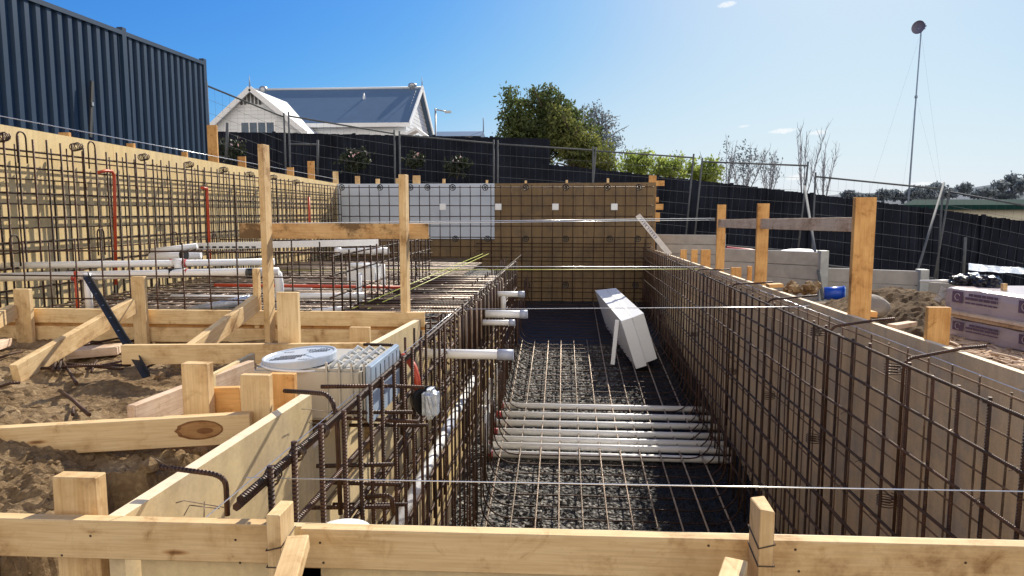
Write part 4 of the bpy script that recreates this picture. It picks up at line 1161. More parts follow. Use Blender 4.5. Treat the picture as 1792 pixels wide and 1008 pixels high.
# clods
random.seed(5)
bm = bmesh.new()
for i in range(1100):
    x, y_ = rnd(-3.6, -1.35), rnd(1.45, 4.4)
    if random.random() < .45: x, y_ = rnd(-2.6, -1.3), rnd(1.6, 2.6)
    s_ = rnd(.004, .013) if random.random() < .9 else rnd(.015, .04)
    z = soil_h(x, y_)
    r_ = bmesh.ops.create_icosphere(bm, subdivisions=1, radius=s_)
    for v in r_['verts']: v.co = V((v.co.x*rnd(.8, 1.2), v.co.y*rnd(.8, 1.2), v.co.z*rnd(.6, .9))) + V((x, y_, z))
o = obj('soil_clods', bm, M['soil']); meta(o, kind='stuff')
meta(o, 'loose clods of brown soil over the dug ground on the left', 'soil')

# ================================================================== RIGHT SIDE: RETAINING WALLS, PALLETS
def retaining(name, xa, xb_, Ya, Yb, ztop, n, label, postx):
    t = thing('retaining_wall', ((xa+xb_)/2, Ya, ztop-n*.2), label, 'retaining wall', 'stepped concrete sleeper walls')
    for i in range(n):
        z1 = ztop - i*.2 - .005
        bm = bmesh.new()
        add_obox(bm, V((xa, Ya, z1-.0975)), V((xb_, Yb, z1-.0975)), .193, .08)
        bmesh.ops.bevel(bm, geom=list(bm.edges), offset=.008, segments=1, affect='EDGES')
        obj('sleeper', bm, M['concrete'], t)
    for f in postx:
        x = xa + (xb_-xa)*f; y_ = Ya + (Yb-Ya)*f
        bm = bmesh.new(); add_box(bm, (x-.05, y_-.09, ztop-n*.2-.2), (x+.06, y_+.06, ztop+.02)); obj('post', bm, M['concrete_post'], t)
    return t
a = at(1150, 411, Y=14.7); b = at(1268, 411, Y=14.3)
retaining('w', a.x, b.x, 14.7, 14.3, b.z, 5, 'far concrete sleeper retaining wall, topmost step behind the slim post', (.96,))
a = at(1268, 443, Y=11.2); b = at(1442, 441, Y=10.2)
retaining('w', a.x, b.x, 11.2, 10.2, b.z, 4, 'middle concrete sleeper retaining wall, behind the blue bucket', (.985,))
a = at(1445, 468, Y=10.3); b = at(1616, 474, Y=9.8)
retaining('w', a.x+.03, b.x, 10.3, 9.8, b.z, 3, 'lowest concrete sleeper retaining wall, behind the soil mound', (.98,))
a = at(1618, 478, Y=9.8); b = at(1760, 500, Y=9.3)
retaining('w', a.x+.03, b.x, 9.8, 9.3, b.z, 2, 'low concrete sleeper wall behind the wrapped pallet packs', ())
# soil strip / red plastic behind walls
bm = bmesh.new(); a, b = at(1272, 436, Y=12.5), at(1310, 440, Y=12.3)
add_tube(bm, [a, b, at(1330, 443, Y=12.2)], .05, 8); meta(obj('red_tarp', bm, M['red']), 'rolled dark red plastic lying behind the middle retaining wall', 'tarp')
bm = bmesh.new(); a = at(1400, 441, Y=10.8); bmesh.ops.create_icosphere(bm, subdivisions=2, radius=.2)
for v in bm.verts: v.co = V((v.co.x*1.6, v.co.y, v.co.z*.25)) + V((a.x, a.y, a.z))
meta(obj('plastic_heap', bm, M['foam_block']), 'white crumpled plastic on top of the middle retaining wall', 'plastic')
# blue bucket on its side
p = at(1462, 514, Y=7.2); p.z = max(p.z, -1.0)
bk = thing('blue_bucket', p, 'bright blue plastic bucket lying on its side by the sleeper wall', 'bucket')
bm = bmesh.new(); add_tube(bm, [p + V((-.10, .03, 0)), p + V((.07, -.02, 0))], [.062, .078], 20); obj('bucket_body', bm, M['blue'], bk)
bm = bmesh.new(); add_ring(bm, p + V((.07, -.02, 0)), (1, -.3, 0), .078, .008, 20, 6); obj('rim', bm, M['blue'], bk)
bm = bmesh.new(); add_tube(bm, [p + V((.068, -.02, 0)), p + V((.085, -.025, 0))], [.074, .070], 20); obj('bucket_base', bm, simple('bucket_pale', (.35, .5, .75), .4), bk)
bm = bmesh.new(); bmesh.ops.create_icosphere(bm, subdivisions=3, radius=.16); p = at(1522, 535, Y=5.6)
for v in bm.verts:
    k = 1 + .25*noise.noise(v.co*7 + V((2, 0, 0))); v.co = V((v.co.x*.8*k, v.co.y*k, v.co.z*.6*k)) + p
meta(obj('rock', bm, M['rock']), 'rounded rock beside the tall thick right post', 'rock')

# pallets with wrapped packs
ax = (at(1800, 640, Y=4.35) - at(1656, 590, Y=5.3)); ax.z = 0; ax.normalize()
nx = V((-ax.y, ax.x, 0))       # away from the camera
if nx.y < 0: nx = -nx
ax = V((.2, -.98, 0)).normalized(); nx = V((.98, .2, 0)).normalized()
o0 = at(1652, 588, Y=5.25); zg = -.985
def loc(u, v, z): return V((o0.x, o0.y, 0)) + ax*u + nx*v + V((0, 0, z))
def pal(zb, label, u0, bh=.07):
    t = thing('timber_pallet', loc(u0+.9, .4, zb), label, 'pallet', 'timber pallets under the packs')
    for v in (.0, .4, .8):
        for u in (u0+.1, u0+.75, u0+1.4):
            bm = bmesh.new(); add_obox(bm, loc(u-.06, v+.02, zb+.02+bh/2), loc(u+.06, v+.02, zb+.02+bh/2), bh, .09); obj('block', bm, M['pine_grey'], t)
        bm = bmesh.new(); add_obox(bm, loc(u0, v+.02, zb+.012), loc(u0+1.6, v+.02, zb+.012), .02, .09); obj('runner', bm, M['pine_grey'], t)
    for k in range(7):
        v = -.02 + k*.14
        bm = bmesh.new(); add_obox(bm, loc(u0, v, zb+.03+bh), loc(u0+1.6, v, zb+.03+bh), .018, .1); obj('deck_board', bm, M['pine_grey'], t)
def pack(zb, h, u0, u1, label, loose):
    t = thing('wrapped_pack', loc((u0+u1)/2, .4, zb), label, 'wrapped pack', 'wrapped packs on the pallets')
    bm = bmesh.new()
    nb = 2
    n_u, n_z = 26, 6
    # rounded wrapped block with slightly wavy skin
    P = []
    for iu in range(n_u+1):
        ring_ = []
        u = u0 + (u1-u0)*iu/n_u
        for (v, z) in [(-.0, 0), (-.01, h*.3), (-.01, h*.65), (.0, h*.93), (.03, h), (.25, h*1.005), (.55, h), (.8, h*.97), (.82, h*.5), (.82, 0)]:
            q = noise.noise(V((u*7, v*7, z*9 + zb)))*.008
            e_ = .02 if iu in (0, n_u) else 0
            ring_.append(bm.verts.new(loc(u, v + q + (e_ if v < .4 else -e_), zb + z + q - (e_*.5 if z > h*.5 else 0))))
        P.append(ring_)
    for iu in range(n_u):
        for k in range(9): bm.faces.new((P[iu][k], P[iu+1][k], P[iu+1][k+1], P[iu][k+1]))
    bm.faces.new(P[0]); bm.faces.new(list(reversed(P[-1])))
    bmesh.ops.recalc_face_normals(bm, faces=bm.faces)
    obj('pack_body', bm, M['pack_wrap'], t)
    # printed squares with a curled mark and text lines
    u = u0 + .10
    while u < u1 - .45:
        bm = bmesh.new()
        def q_(a0, a1, z0, z1): add_quad(bm, loc(a0, -.022, zb+z0), loc(a1, -.022, zb+z0), loc(a1, -.022, zb+z1), loc(a0, -.022, zb+z1))
        q_(u, u+.10, h*.36, h*.84)
        random.seed(int(u*100))
        for r_ in range(3):
            x = u+.12 + (.03 if r_ == 0 else 0); z0 = h*(.70 - r_*.16)
            end = u + .40
            while x < end:
                wv = rnd(.03, .07); q_(x, min(x+wv, end), z0, z0 + h*(.11 if r_ < 2 else .07)); x += wv + .004
        obj('printed_mark', bm, M['purple_ink'], t)
        bm = bmesh.new(); add_tube(bm, [loc(u+.05 + .024*math.cos(R(a_)), -.0235, zb+h*.6 + .024*math.sin(R(a_))) for a_ in range(20, 301, 40)], .0035, 4)
        obj('mark_ring', bm, M['pack_wrap'], t)
        u += .56
    if loose:
        bm = bmesh.new()
        rows = [[loc(u0 - .10*k/3 + rnd(-.015, .015), -.02 + .28*j/5 + rnd(-.02, .02), zb + h*(.95 - .25*k) + rnd(-.02, .02)) for j in range(6)] for k in range(4)]
        vv = [[bm.verts.new(p) for p in r_] for r_ in rows]
        for i in range(3):
            for j in range(5): bm.faces.new((vv[i][j], vv[i+1][j], vv[i+1][j+1], vv[i][j+1]))
        obj('loose_film', bm, M['clear_film'], t)
pal(zg, 'lower timber pallet standing on the dirt under the packs', .0)
pack(zg+.115, .13, .0, 1.65, 'lower wrapped pack with purple print, on the bottom pallet', False)
pal(zg+.247, 'upper timber pallet between the two wrapped packs', -.02, .012)
pack(zg+.297, .165, -.02, 1.65, 'upper wrapped pack with purple print and loose clear film', True)
def bag(px, py, Yq, s_, label):
    p = at(px, py, Y=Yq); bm = bmesh.new(); bmesh.ops.create_icosphere(bm, subdivisions=4, radius=1)
    for v in bm.verts:
        k = 1 + .28*noise.noise(v.co*2.2 + V((px, 0, 0))) + .16*noise.noise(v.co*6 + V((0, px, 0)))
        v.co = V((v.co.x*s_[0]*k, v.co.y*s_[1]*k, max(v.co.z, -.6)*s_[2]*k)) + p
    meta(obj('black_bag', bm, M['bag_black']), label, 'bag', 'black plastic bags on the packs')
bag(1690, 492, 5.35, (.10, .10, .055), 'left black plastic bag on top of the upper pack')
bag(1728, 496, 5.2, (.085, .09, .06), 'right black plastic bag on top of the upper pack')
bm = bmesh.new(); a = [at(1685, 480, Y=5.6), at(1712, 477, Y=5.6), at(1716, 483, Y=5.55), at(1705, 496, Y=5.5), at(1698, 486, Y=5.5)]
add_prism(bm, a, (0, .01, .004)); meta(obj('plastic_scrap', bm, M['film_blue']), 'pale blue plastic scrap behind the left black bag', 'plastic')
p = at(1757, 503, Y=4.95); bm = bmesh.new(); add_box(bm, p - V((.014, .014, .026)), p + V((.014, .014, .026))); meta(obj('timber_offcut', bm, M['pine']), 'small pale wood block standing on the upper pack', 'timber')
# shiny white film sheet further back and white rod
bm = bmesh.new()
pts = [[at(1695 + i*11, 461 + i*.85 + j*6 + rnd(-1, 1), Y=8.8 - j*.5 + rnd(-.05, .05)) for i in range(14)] for j in range(3)]
vv = [[bm.verts.new(p) for p in r_] for r_ in pts]
for j in range(2):
    for i in range(13): bm.faces.new((vv[j][i], vv[j][i+1], vv[j+1][i+1], vv[j+1][i]))
meta(obj('film_sheet', bm, M['clear_film']), 'bright shiny plastic sheet at right edge above the packs', 'plastic')
bm = bmesh.new(); add_tube(bm, [at(1610, 492, Y=6.2), at(1690, 491, Y=6.0)], .010, 8); meta(obj('white_rod', bm, M['pvc']), 'thin white rod sticking left out of the upper pack', 'rod')
# scrap sticks heap
random.seed(33)
bm = bmesh.new()
for i in range(90):
    px, py = rnd(1652, 1800), 0
    py = 586 + (px-1652)*.30 + rnd(2, 26)
    p = at(px, py, Z=-.90)
    a = rnd(0, 3.14); L = rnd(.06, .28)
    d = V((math.cos(a), math.sin(a)*.5, rnd(-.1, .15)))*L
    add_tube(bm, [p - d*.5 + V((0, 0, .02)), p + d*.5 + V((0, 0, .03))], rnd(.004, .010), 4)
o = obj('scrap_sticks', bm, M['pine_grey']); meta(o, 'heap of splintered sticks and scraps in front of the bottom pallet', 'scrap', kind='stuff')
beam('timber_offcut', at(1560, 572, Y=4.55), at(1597, 566, Y=4.8), .03, .06, M['pine_grey'], 'pinkish timber offcut lying on the dirt left of the wide stake', 'timber')
# dark rubble at left of bucket
bm = bmesh.new()
for i in range(40):
    p = at(rnd(1375, 1430), rnd(497, 512), Y=7.4 + rnd(-.3, .3)); r_ = bmesh.ops.create_icosphere(bm, subdivisions=1, radius=rnd(.02, .06))
    for v in r_['verts']: v.co = v.co*rnd(.8, 1.2) + p
o = obj('rubble', bm, M['soil']); meta(o, 'dark soil rubble left of the blue bucket', 'rubble', kind='stuff')

# ================================================================== FENCES
# left steel sheet fence
cf = thing('steel_fence', (-6, 8, .6), 'tall dark blue corrugated steel fence above the left wall', 'fence')
Xf = -5.35
T0, T1 = at(-30, -45, X=Xf), at(205, 47, X=Xf)
def fence_top(Y): 
    q0, q1 = at(60, 0, X=Xf), at(355, 110, X=Xf); t = (Y-q0.y)/(q1.y-q0.y); return q0.z + (q1.z-q0.z)*t
post_y = [at(210, 50, X=Xf).y, at(353, 110, X=Xf).y]
starts = [4.9, post_y[0]+.04]; ends = [post_y[0]-.04, post_y[1]-.03]
for s_, e_ in zip(starts, ends):
    bm = bmesh.new(); per = .155; y_ = s_; prev = None
    prof = [(0, 0), (.05, 0), (.065, -.035), (.125, -.035), (.14, 0)]
    ys_ = []
    while y_ < e_:
        for dy, dx in prof: 
            if y_+dy <= e_: ys_.append((y_+dy, dx))
        y_ += per
    cols = [(bm.verts.new((Xf-dx-.0, yy, .55)), bm.verts.new((Xf-dx, yy, fence_top(yy)-.03))) for yy, dx in ys_]
    for a, b in zip(cols, cols[1:]): bm.faces.new((a[0], b[0], b[1], a[1]))
    obj('steel_panel', bm, M['colorbond'], cf)
    bm = bmesh.new(); add_obox(bm, V((Xf+.02, s_, fence_top(s_)-.015)), V((Xf+.02, e_, fence_top(e_)-.015)), .05, .06); obj('top_rail', bm, M['colorbond'], cf)
for y_ in post_y:
    bm = bmesh.new(); add_box(bm, (Xf-.02, y_-.04, .5), (Xf+.05, y_+.04, fence_top(y_)+.05)); obj('post', bm, M['colorbond'], cf)
bm = bmesh.new(); a, b = at(161, 142, X=Xf+.1), at(158, 240, X=Xf+.1); add_obox(bm, b, a, .04, .02, (0, 1, 0)); o = obj('steel_picket', bm, M['picket']); meta(o, 'black steel picket standing against the steel fence', 'picket')
bm = bmesh.new(); p = at(162, 182, X=Xf+.115); add_box(bm, p - V((.006, .014, .02)), p + V((.006, .014, .02))); obj('clip', bm, M['galv'], o)

# dark paling fences behind
def paling(pts, Yq, drop, label, pw=.115):
    """pts: list of (px, py) for the fence top at depth Yq"""
    t = thing('paling_fence', at(*pts[0], Y=Yq) - V((0, 0, drop)), label, 'fence', 'dark paling fences')
    W = [at(px, py, Y=Yq) for px, py in pts]
    for a, b in zip(W, W[1:]):
        bm = bmesh.new(); n = max(1, int((b.x-a.x)/pw))
        for i in range(n):
            x0 = a.x + (b.x-a.x)*i/n; x1 = a.x + (b.x-a.x)*(i+1.06)/n; zt__ = a.z + (b.z-a.z)*(i+.5)/n + rnd(-.012, .012)
            dy = rnd(0, .006) + (.024 if i % 2 else 0)
            add_box(bm, (x0, Yq+dy, zt__-drop), (x1, Yq+.02+dy, zt__))
        obj('paling_board', bm, M['paling'], t)['kind'] = 'stuff'
        for fz in (.12, .5, .88):
            bm = bmesh.new(); add_obox(bm, V((a.x, Yq+.06, a.z-drop*fz)), V((b.x, Yq+.06, b.z-drop*fz)), .09, .04); obj('rail', bm, M['paling'], t)
        bm = bmesh.new(); add_box(bm, (a.x-.05, Yq-.05, a.z-drop), (a.x+.05, Yq-.005, a.z+.03)); obj('post', bm, M['paling'], t)
    return t
paling([(330, 229), (480, 232), (620, 235), (760, 238), (860, 240), (962, 243)], 21.5, 2.1, 'dark board fence behind the temporary fence on the left, below the house')
paling([(860, 278), (1045, 296), (1150, 308), (1280, 322), (1420, 339), (1515, 351), (1620, 364), (1720, 377), (1850, 394)], 19.5, 2.3, 'long dark board fence sloping down to the right behind everything')

# temporary mesh fence panels
tp = [((362, 150, 14.2), (497, 205, 15.6)), ((505, 203, 15.6), (690, 234, 17.0)), ((699, 236, 17.0), (864, 251, 17.5)), ((871, 252, 17.5), (1038, 263, 17.5)), ((1043, 264, 17.5), (1214, 276, 17.0)),
      ((1229, 283, 16.8), (1414, 290, 16.0)), ((1427, 309, 15.8), (1650, 331, 15.4)), ((1662, 336, 15.3), (1840, 368, 13.8))]
tl_ = ['at far left beside the steel fence', 'in front of the house, second from left', 'left of the tree, third from left', 'in front of the tree', 'in front of the bright green shrubs', 'behind the level rail, with bare shrubs behind', 'below the mast, on the right', 'at the right edge of the photo']
for i, (a, b) in enumerate(tp):
    A, B = at(a[0], a[1], Y=a[2]), at(b[0], b[1], Y=b[2])
    H = 2.0
    t = thing('temporary_fence', (A+B)/2 - V((0, 0, H)), 'temporary wire mesh fence panel ' + tl_[i], 'fence panel', 'temporary fence panels')
    up = V((0, 0, 1))
    lean = V((.12, 0, 0)) if i in (5, 4) else V((.18, 0, 0)) if i == 7 else V((0, 0, 0))
    for nm, P in (('frame_post', A), ('frame_post', B)):
        bm = bmesh.new(); add_tube(bm, [P - up*H - lean*1.2, P + up*.09], .021, 8); obj(nm, bm, M['galv_dull'], t)
    for nm, dz in (('top_rail', 0), ('bottom_rail', H-.12)):
        bm = bmesh.new(); add_tube(bm, [A - up*dz - lean*dz/H, B - up*dz - lean*dz/H], .019, 8); obj(nm, bm, M['galv_dull'], t)
    bm = bmesh.new(); L = (B-A).length; nv = int(L/.15); d = (B-A)/max(nv, 1)
    for k in range(1, nv): add_tube(bm, [A + d*k, A + d*k - up*(H-.12) - lean], .0015, 3, cap=False)
    for k in range(1, 7): add_tube(bm, [A - up*(H-.12)*k/7 - lean*k/7, B - up*(H-.12)*k/7 - lean*k/7], .0032, 3, cap=False)
    o = obj('wire_mesh', bm, M['galv_dull'], t)
    for P in (A, B):
        bm = bmesh.new(); Q = P - up*H - lean*1.2; add_box(bm, (Q.x-.12, Q.y-.3, Q.z-.1), (Q.x+.12, Q.y+.3, Q.z)); obj('foot_block', bm, M['concrete'], t)
def pole(pa, pb, Yq, Yq2, r, label, cat='pole'):
    bm = bmesh.new(); add_tube(bm, [at(*pb, Y=Yq2), at(*pa, Y=Yq)], r, 8); meta(obj('brace_pole', bm, M['galv_dull']), label, cat, 'leaning steel poles')
pole((1408, 326), (1440, 524), 12.5, 9.6, .02, 'long steel brace pole leaning in front of the middle retaining wall')
pole((1652, 320), (1605, 476), 15.4, 12, .022, 'steel pole leaning left beside the right fence joint')
pole((1690, 416), (1686, 480), 11.0, 11.0, .02, 'thin short steel pole standing above the packs')
pole((556, 245), (556, 306), 16.2, 16.2, .03, 'short steel pole with arm in front of the dark fence', 'pole')
pole((398, 215), (396, 280), 13.8, 13.8, .03, 'dark pole standing by the first temporary fence panel', 'pole')
pole((505, 252), (556, 253), 16.2, 16.2, .02, 'thin level steel arm joining the short pole', 'pole')

# ================================================================== HOUSE
hs = thing('house', at(560, 232, Y=40), 'white weatherboard house with blue metal roof and two gables', 'house')
def hp(name, bm, mat): return obj(name, bm, mat, hs)
Yr, Ye, Yk = 43.0, 39.6, 46.4
rx1 = at(738, 156, Y=Yr).x; zr = at(600, 156, Y=Yr).z; ex1 = at(711, 217, Y=Ye).x; ze = at(640, 217, Y=Ye).z
rx0 = at(440, 156, Y=Yr).x
# main roof
bm = bmesh.new()
xr2 = ex1 + .25
add_prism(bm, [(rx0, Ye-.3, ze), (rx0, Yr, zr), (rx0, Yk+.3, ze), (rx0, Yk+.3, ze-.12), (rx0, Yr, zr-.14), (rx0, Ye-.3, ze-.12)], (xr2-rx0, 0, 0))
bmesh.ops.recalc_face_normals(bm, faces=bm.faces); hp('roof', bm, M['roof_blue'])
# walls
bm = bmesh.new(); add_box(bm, (rx0, Ye, -1), (ex1-.06, Yk, ze-.12)); hp('wall', bm, M['weatherboard'])
bm = bmesh.new(); add_prism(bm, [(ex1-.06, Ye+.05, ze-.1), (ex1-.06, Yr, zr-.25), (ex1-.06, Yk-.05, ze-.1)], (-.1, 0, 0)); 
for k in range(16):
    z = ze - 1.2 + k*.22
    hw = (Yr-Ye) * (1 - max(0, (z-ze)/(zr-ze)))
    add_box(bm, (ex1-.06, Yr-hw+.06, z), (ex1-.03, Yr+hw-.06, z+.19))
hp('gable_wall', bm, M['weatherboard'])
# barge boards right gable
for s_ in (-1, 1):
    bm = bmesh.new(); add_obox(bm, V((xr2+.03, Yr + s_*(Yr-Ye+.35), ze-.05)), V((xr2+.03, Yr, zr+.02)), .3, .06, (0, 0, 1)); hp('barge_board', bm, M['white_paint'])
bm = bmesh.new(); add_box(bm, (rx0, Ye-.36, ze-.2), (xr2, Ye-.26, ze+.02)); hp('gutter', bm, M['white_paint'])
bm = bmesh.new(); add_tube(bm, [(rx0, Yr, zr+.03), (xr2, Yr, zr+.03)], .08, 6); hp('ridge_cap', bm, M['roof_light'])
def finial(x, y, z, h):
    bm = bmesh.new(); add_tube(bm, [(x, y, z-.3), (x, y, z+h*.3), (x, y, z+h)], [.05, .04, .012], 6); hp('finial', bm, M['mast'])
finial(xr2, Yr, zr, .65)
# left front gable wing
Yw = 36.6
ap = at(437, 153, Y=Yw); el = at(352, 222, Y=Yw); er = at(536, 231, Y=Yw)
el = V((el.x, Yw, er.z)); cx = (el.x+er.x)/2; ap = V((ap.x, Yw, ap.z))
bm = bmesh.new(); add_prism(bm, [(el.x+.25, Yw+.3, -1), (er.x-.25, Yw+.3, -1), (er.x-.25, Yw+.3, er.z), (ap.x, Yw+.3, ap.z-.2), (el.x+.25, Yw+.3, el.z)], (0, 5, 0)); bmesh.ops.recalc_face_normals(bm, faces=bm.faces); hp('wing_wall', bm, M['weatherboard'])
bm = bmesh.new()
for k in range(20):
    z = er.z - 1.5 + k*.19
    f_ = 1 - max(0, (z-er.z)/(ap.z-er.z))
    if f_ < .12: break
    add_box(bm, (ap.x + (el.x+.3-ap.x)*f_, Yw+.275, z), (ap.x + (er.x-.3-ap.x)*f_, Yw+.3, z+.165))
hp('weatherboards', bm, M['weatherboard'])
for e_, nm in ((el, 'l'), (er, 'r')):
    bm = bmesh.new(); add_prism(bm, [(e_.x, Yw, e_.z-.05), (ap.x, Yw, ap.z), (ap.x, Yw, ap.z-.16), (e_.x, Yw, e_.z-.2)], (0, 5.5, 0)); bmesh.ops.recalc_face_normals(bm, faces=bm.faces); hp('wing_roof', bm, M['roof_light'])
    bm = bmesh.new(); add_obox(bm, V((e_.x, Yw-.03, e_.z-.1)), V((ap.x, Yw-.03, ap.z-.05)), .26, .05, (0, 0, 1)); hp('barge_board', bm, M['white_paint'])
finial(ap.x, Yw, ap.z, .6)
# gable louvre + window
c = at(438, 172, Y=Yw+.25)
bm = bmesh.new()
for k in range(6): add_box(bm, (c.x-.55+k*.2, Yw+.24, c.z-.28+abs(k-2.5)*-.02), (c.x-.55+k*.2+.12, Yw+.27, c.z+.34-abs(k-2.5)*.12))
hp('gable_vent', bm, M['galv_dull'])
wa, wb_ = at(419, 212, Y=Yw+.2), at(482, 232, Y=Yw+.2)
bm = bmesh.new(); add_box(bm, (wa.x, Yw+.24, wb_.z-.5), (wb_.x, Yw+.272, wa.z)); wn = hp('window', bm, M['white_paint'])
for k in range(4):
    bm = bmesh.new(); x0 = wa.x+.08 + k*(wb_.x-wa.x-.1)/4; add_box(bm, (x0, Yw+.225, wb_.z-.45), (x0+(wb_.x-wa.x)/4-.1, Yw+.238, wa.z-.08)); obj('pane', bm, M['window'], wn)
# vents on the roof
p = at(722, 157, Y=Yr)
bm = bmesh.new(); add_tube(bm, [p - V((0, 0, .2)), p + V((0, 0, .1)), p + V((0, 0, .2)), p + V((0, 0, .34)), p + V((0, 0, .40))], [.16, .16, .27, .25, .1], 12); hp('roof_vent', bm, M['galv'])
p = at(461, 160, Y=Yr)
bm = bmesh.new(); add_tube(bm, [p - V((0, 0, .3)), p + V((0, 0, .12)), p + V((0, 0, .25)), p + V((0, 0, .32))], [.25, .25, .22, .1], 12); hp('roof_vent', bm, M['galv'])
p = at(637, 172, Y=41.9)
bm = bmesh.new(); add_tube(bm, [p - V((0, 0, .2)), p + V((0, 0, .05)), p + V((0, 0, .3))], [.1, .08, .03], 8); hp('vent_pipe', bm, M['roof_light'])
# small porch gable
pa_, pb_, pc_ = at(702, 236, Y=38.8), at(752, 240, Y=38.8), at(728, 222, Y=38.8)
bm = bmesh.new(); add_prism(bm, [pa_, pc_, pb_, pb_ - V((0, 0, .14)), pc_ - V((0, 0, .18)), pa_ - V((0, 0, .14))], (0, .9, 0)); bmesh.ops.recalc_face_normals(bm, faces=bm.faces); hp('porch_roof', bm, M['white_paint'])
# neighbour roof strip
a, b = at(765, 232, Y=38), at(846, 231, Y=38)
nb_ = thing('shed', (a.x, 38, 2), 'low blue roofed shed right of the house', 'shed')
bm = bmesh.new(); add_prism(bm, [(a.x, 36.5, a.z-.35), (a.x, 38, a.z+.05), (a.x, 39.5, a.z-.35)], (b.x-a.x, 0, 0)); bmesh.ops.recalc_face_normals(bm, faces=bm.faces); obj('roof', bm, M['roof_blue'], nb_)
bm = bmesh.new(); add_box(bm, (a.x+.1, 36.7, -1), (b.x-.1, 39.3, a.z-.36)); obj('wall', bm, M['weatherboard'], nb_)
bm = bmesh.new(); add_tube(bm, [(b.x, 38, a.z), (b.x, 38, a.z+.75)], .03, 6); obj('finial', bm, M['mast'], nb_)
# street lamp
p = at(762, 240, Y=36); q = at(762, 190, Y=36)
sl = thing('street_lamp', p - V((0, 0, 4)), 'slim street lamp with one arm, right of the house', 'street lamp')
bm = bmesh.new(); add_tube(bm, [p - V((0, 0, 4)), q], .045, 6); obj('lamp_post', bm, M['galv'], sl)
bm = bmesh.new(); e_ = at(782, 195, Y=36); add_tube(bm, [q + V((0, 0, -.05)), e_], .035, 6); obj('arm', bm, M['galv'], sl)
bm = bmesh.new(); add_box(bm, e_ + V((-.1, -.08, -.08)), e_ + V((.22, .08, .03))); obj('lamp_head', bm, M['galv'], sl)

# green roofed building on the right
a, b, c = at(1578, 362, Y=46), at(1600, 350, Y=49), at(1830, 348, Y=49)
gb = thing('green_roofed_building', at(1700, 380, Y=46), 'long low cream building with dark green roof behind the right fence', 'building')
d = at(1850, 362, Y=46)
bm = bmesh.new(); zt_ = at(1700, 349, Y=49).z; ze_ = at(1700, 358.5, Y=46).z
add_prism(bm, [(a.x, 46, ze_), (b.x, 49, zt_), (b.x, 49, zt_-.15), (a.x, 46, ze_-.3)], (12, 0, 0)); bmesh.ops.recalc_face_normals(bm, faces=bm.faces); obj('roof', bm, M['green_roof'], gb)
bm = bmesh.new(); add_box(bm, (a.x+.7, 46.4, -4), (a.x+12, 49, ze_-.12)); obj('wall', bm, M['cream_wall'], gb)

# ================================================================== MAST
mb, mt = at(1589, 352, Y=90), at(1600, 50, Y=90)
ms = thing('dish_mast', mb - V((0, 0, 3)), 'tall guyed steel mast with a round dish on top', 'mast')
mt.x = mb.x + .35
bm = bmesh.new(); add_tube(bm, [mb - V((0, 0, 3)), mb.lerp(mt, .5), mt], [.12, .09, .07], 8); obj('mast_tube', bm, M['mast'], ms)
bm = bmesh.new(); add_tube(bm, [mb.lerp(mt, .61) - V((0,0,.15)), mb.lerp(mt, .61) + V((0,0,.15))], .17, 8); obj('collar', bm, M['mast'], ms)
bm = bmesh.new(); c = mt + V((-.35, -.1, .1)); dd = V((-.75, -.66, 0)).normalized()
pr = [(0, .0), (.35, .03), (.62, .12), (.78, .26)]
n = 20; u = V((-dd.y, dd.x, 0)); rings = [[bm.verts.new(c + dd*(h_ - .1) + (u*math.cos(2*math.pi*k/n) + V((0, 0, 1))*math.sin(2*math.pi*k/n))*r_) for k in range(n)] for r_, h_ in pr[1:]]
bm.faces.new(rings[0])
for A, B in zip(rings, rings[1:]):
    for k in range(n): bm.faces.new((A[k], A[(k+1) % n], B[(k+1) % n], B[k]))
obj('dish', bm, M['dish'], ms)
bm = bmesh.new(); add_box(bm, mt + V((-.1, -.1, .2)), mt + V((.55, .1, .34))); add_box(bm, mt + V((.3, -.1, .05)), mt + V((.42, .1, .55))); add_box(bm, mt + V((-.4, -.06, -.1)), mt + V((.45, .06, .0))); obj('bracket', bm, M['mast'], ms)
for fr, dx, dy in ((.98, -4.5, 3), (.98, 5.5, 2), (.61, -3.6, -2), (.61, 5, -2)):
    p = mb.lerp(mt, fr); bm = bmesh.new(); add_tube(bm, [p, V((p.x+dx*fr*.9, p.y+dy, mb.z))], .006, 4); obj('guy_wire', bm, M['mast'], ms)

# ================================================================== VEGETATION
def leaf_cloud(bm, blobs, n, size, seed, flat=.5):
    rng = random.Random(seed)
    tot = sum(b[1][0]*b[1][1]*b[1][2] for b in blobs)
    for (c, rad, dens) in blobs:
        k = int(n * (rad[0]*rad[1]*rad[2])/tot * dens)
        for _ in range(k):
            while True:
                d = V((rng.uniform(-1, 1), rng.uniform(-1, 1), rng.uniform(-1, 1)))
                if d.length < 1 and d.length > .25*rng.random(): break
            q_ = V(c) + V((d.x*rad[0], d.y*rad[1], d.z*rad[2]))
            d = d * (.86 + .62*noise.noise(d.normalized()*2.6 + V(c)) + .25*noise.noise(d.normalized()*7 + V(c)))
            p = V(c) + V((d.x*rad[0], d.y*rad[1], d.z*rad[2]))
            gap = noise.noise(p*1.9/max(.4, max(rad)) + V((seed, 0, 0)))
            if gap < -.16 and rng.random() < .85: continue
            s = size * rng.uniform(.5, 1.3)
            a = V((rng.gauss(0, 1), rng.gauss(0, 1), rng.gauss(0, 1)*flat + .2)).normalized(); b = a.orthogonal().normalized(); cc = a.cross(b)
            th = rng.uniform(0, 6.28); u = b*math.cos(th) + cc*math.sin(th); w_ = a.cross(u)
            vs = [bm.verts.new(p + u*s), bm.verts.new(p + w_*s*.45), bm.verts.new(p - u*s), bm.verts.new(p - w_*s*.45)]
            bm.faces.new(vs)
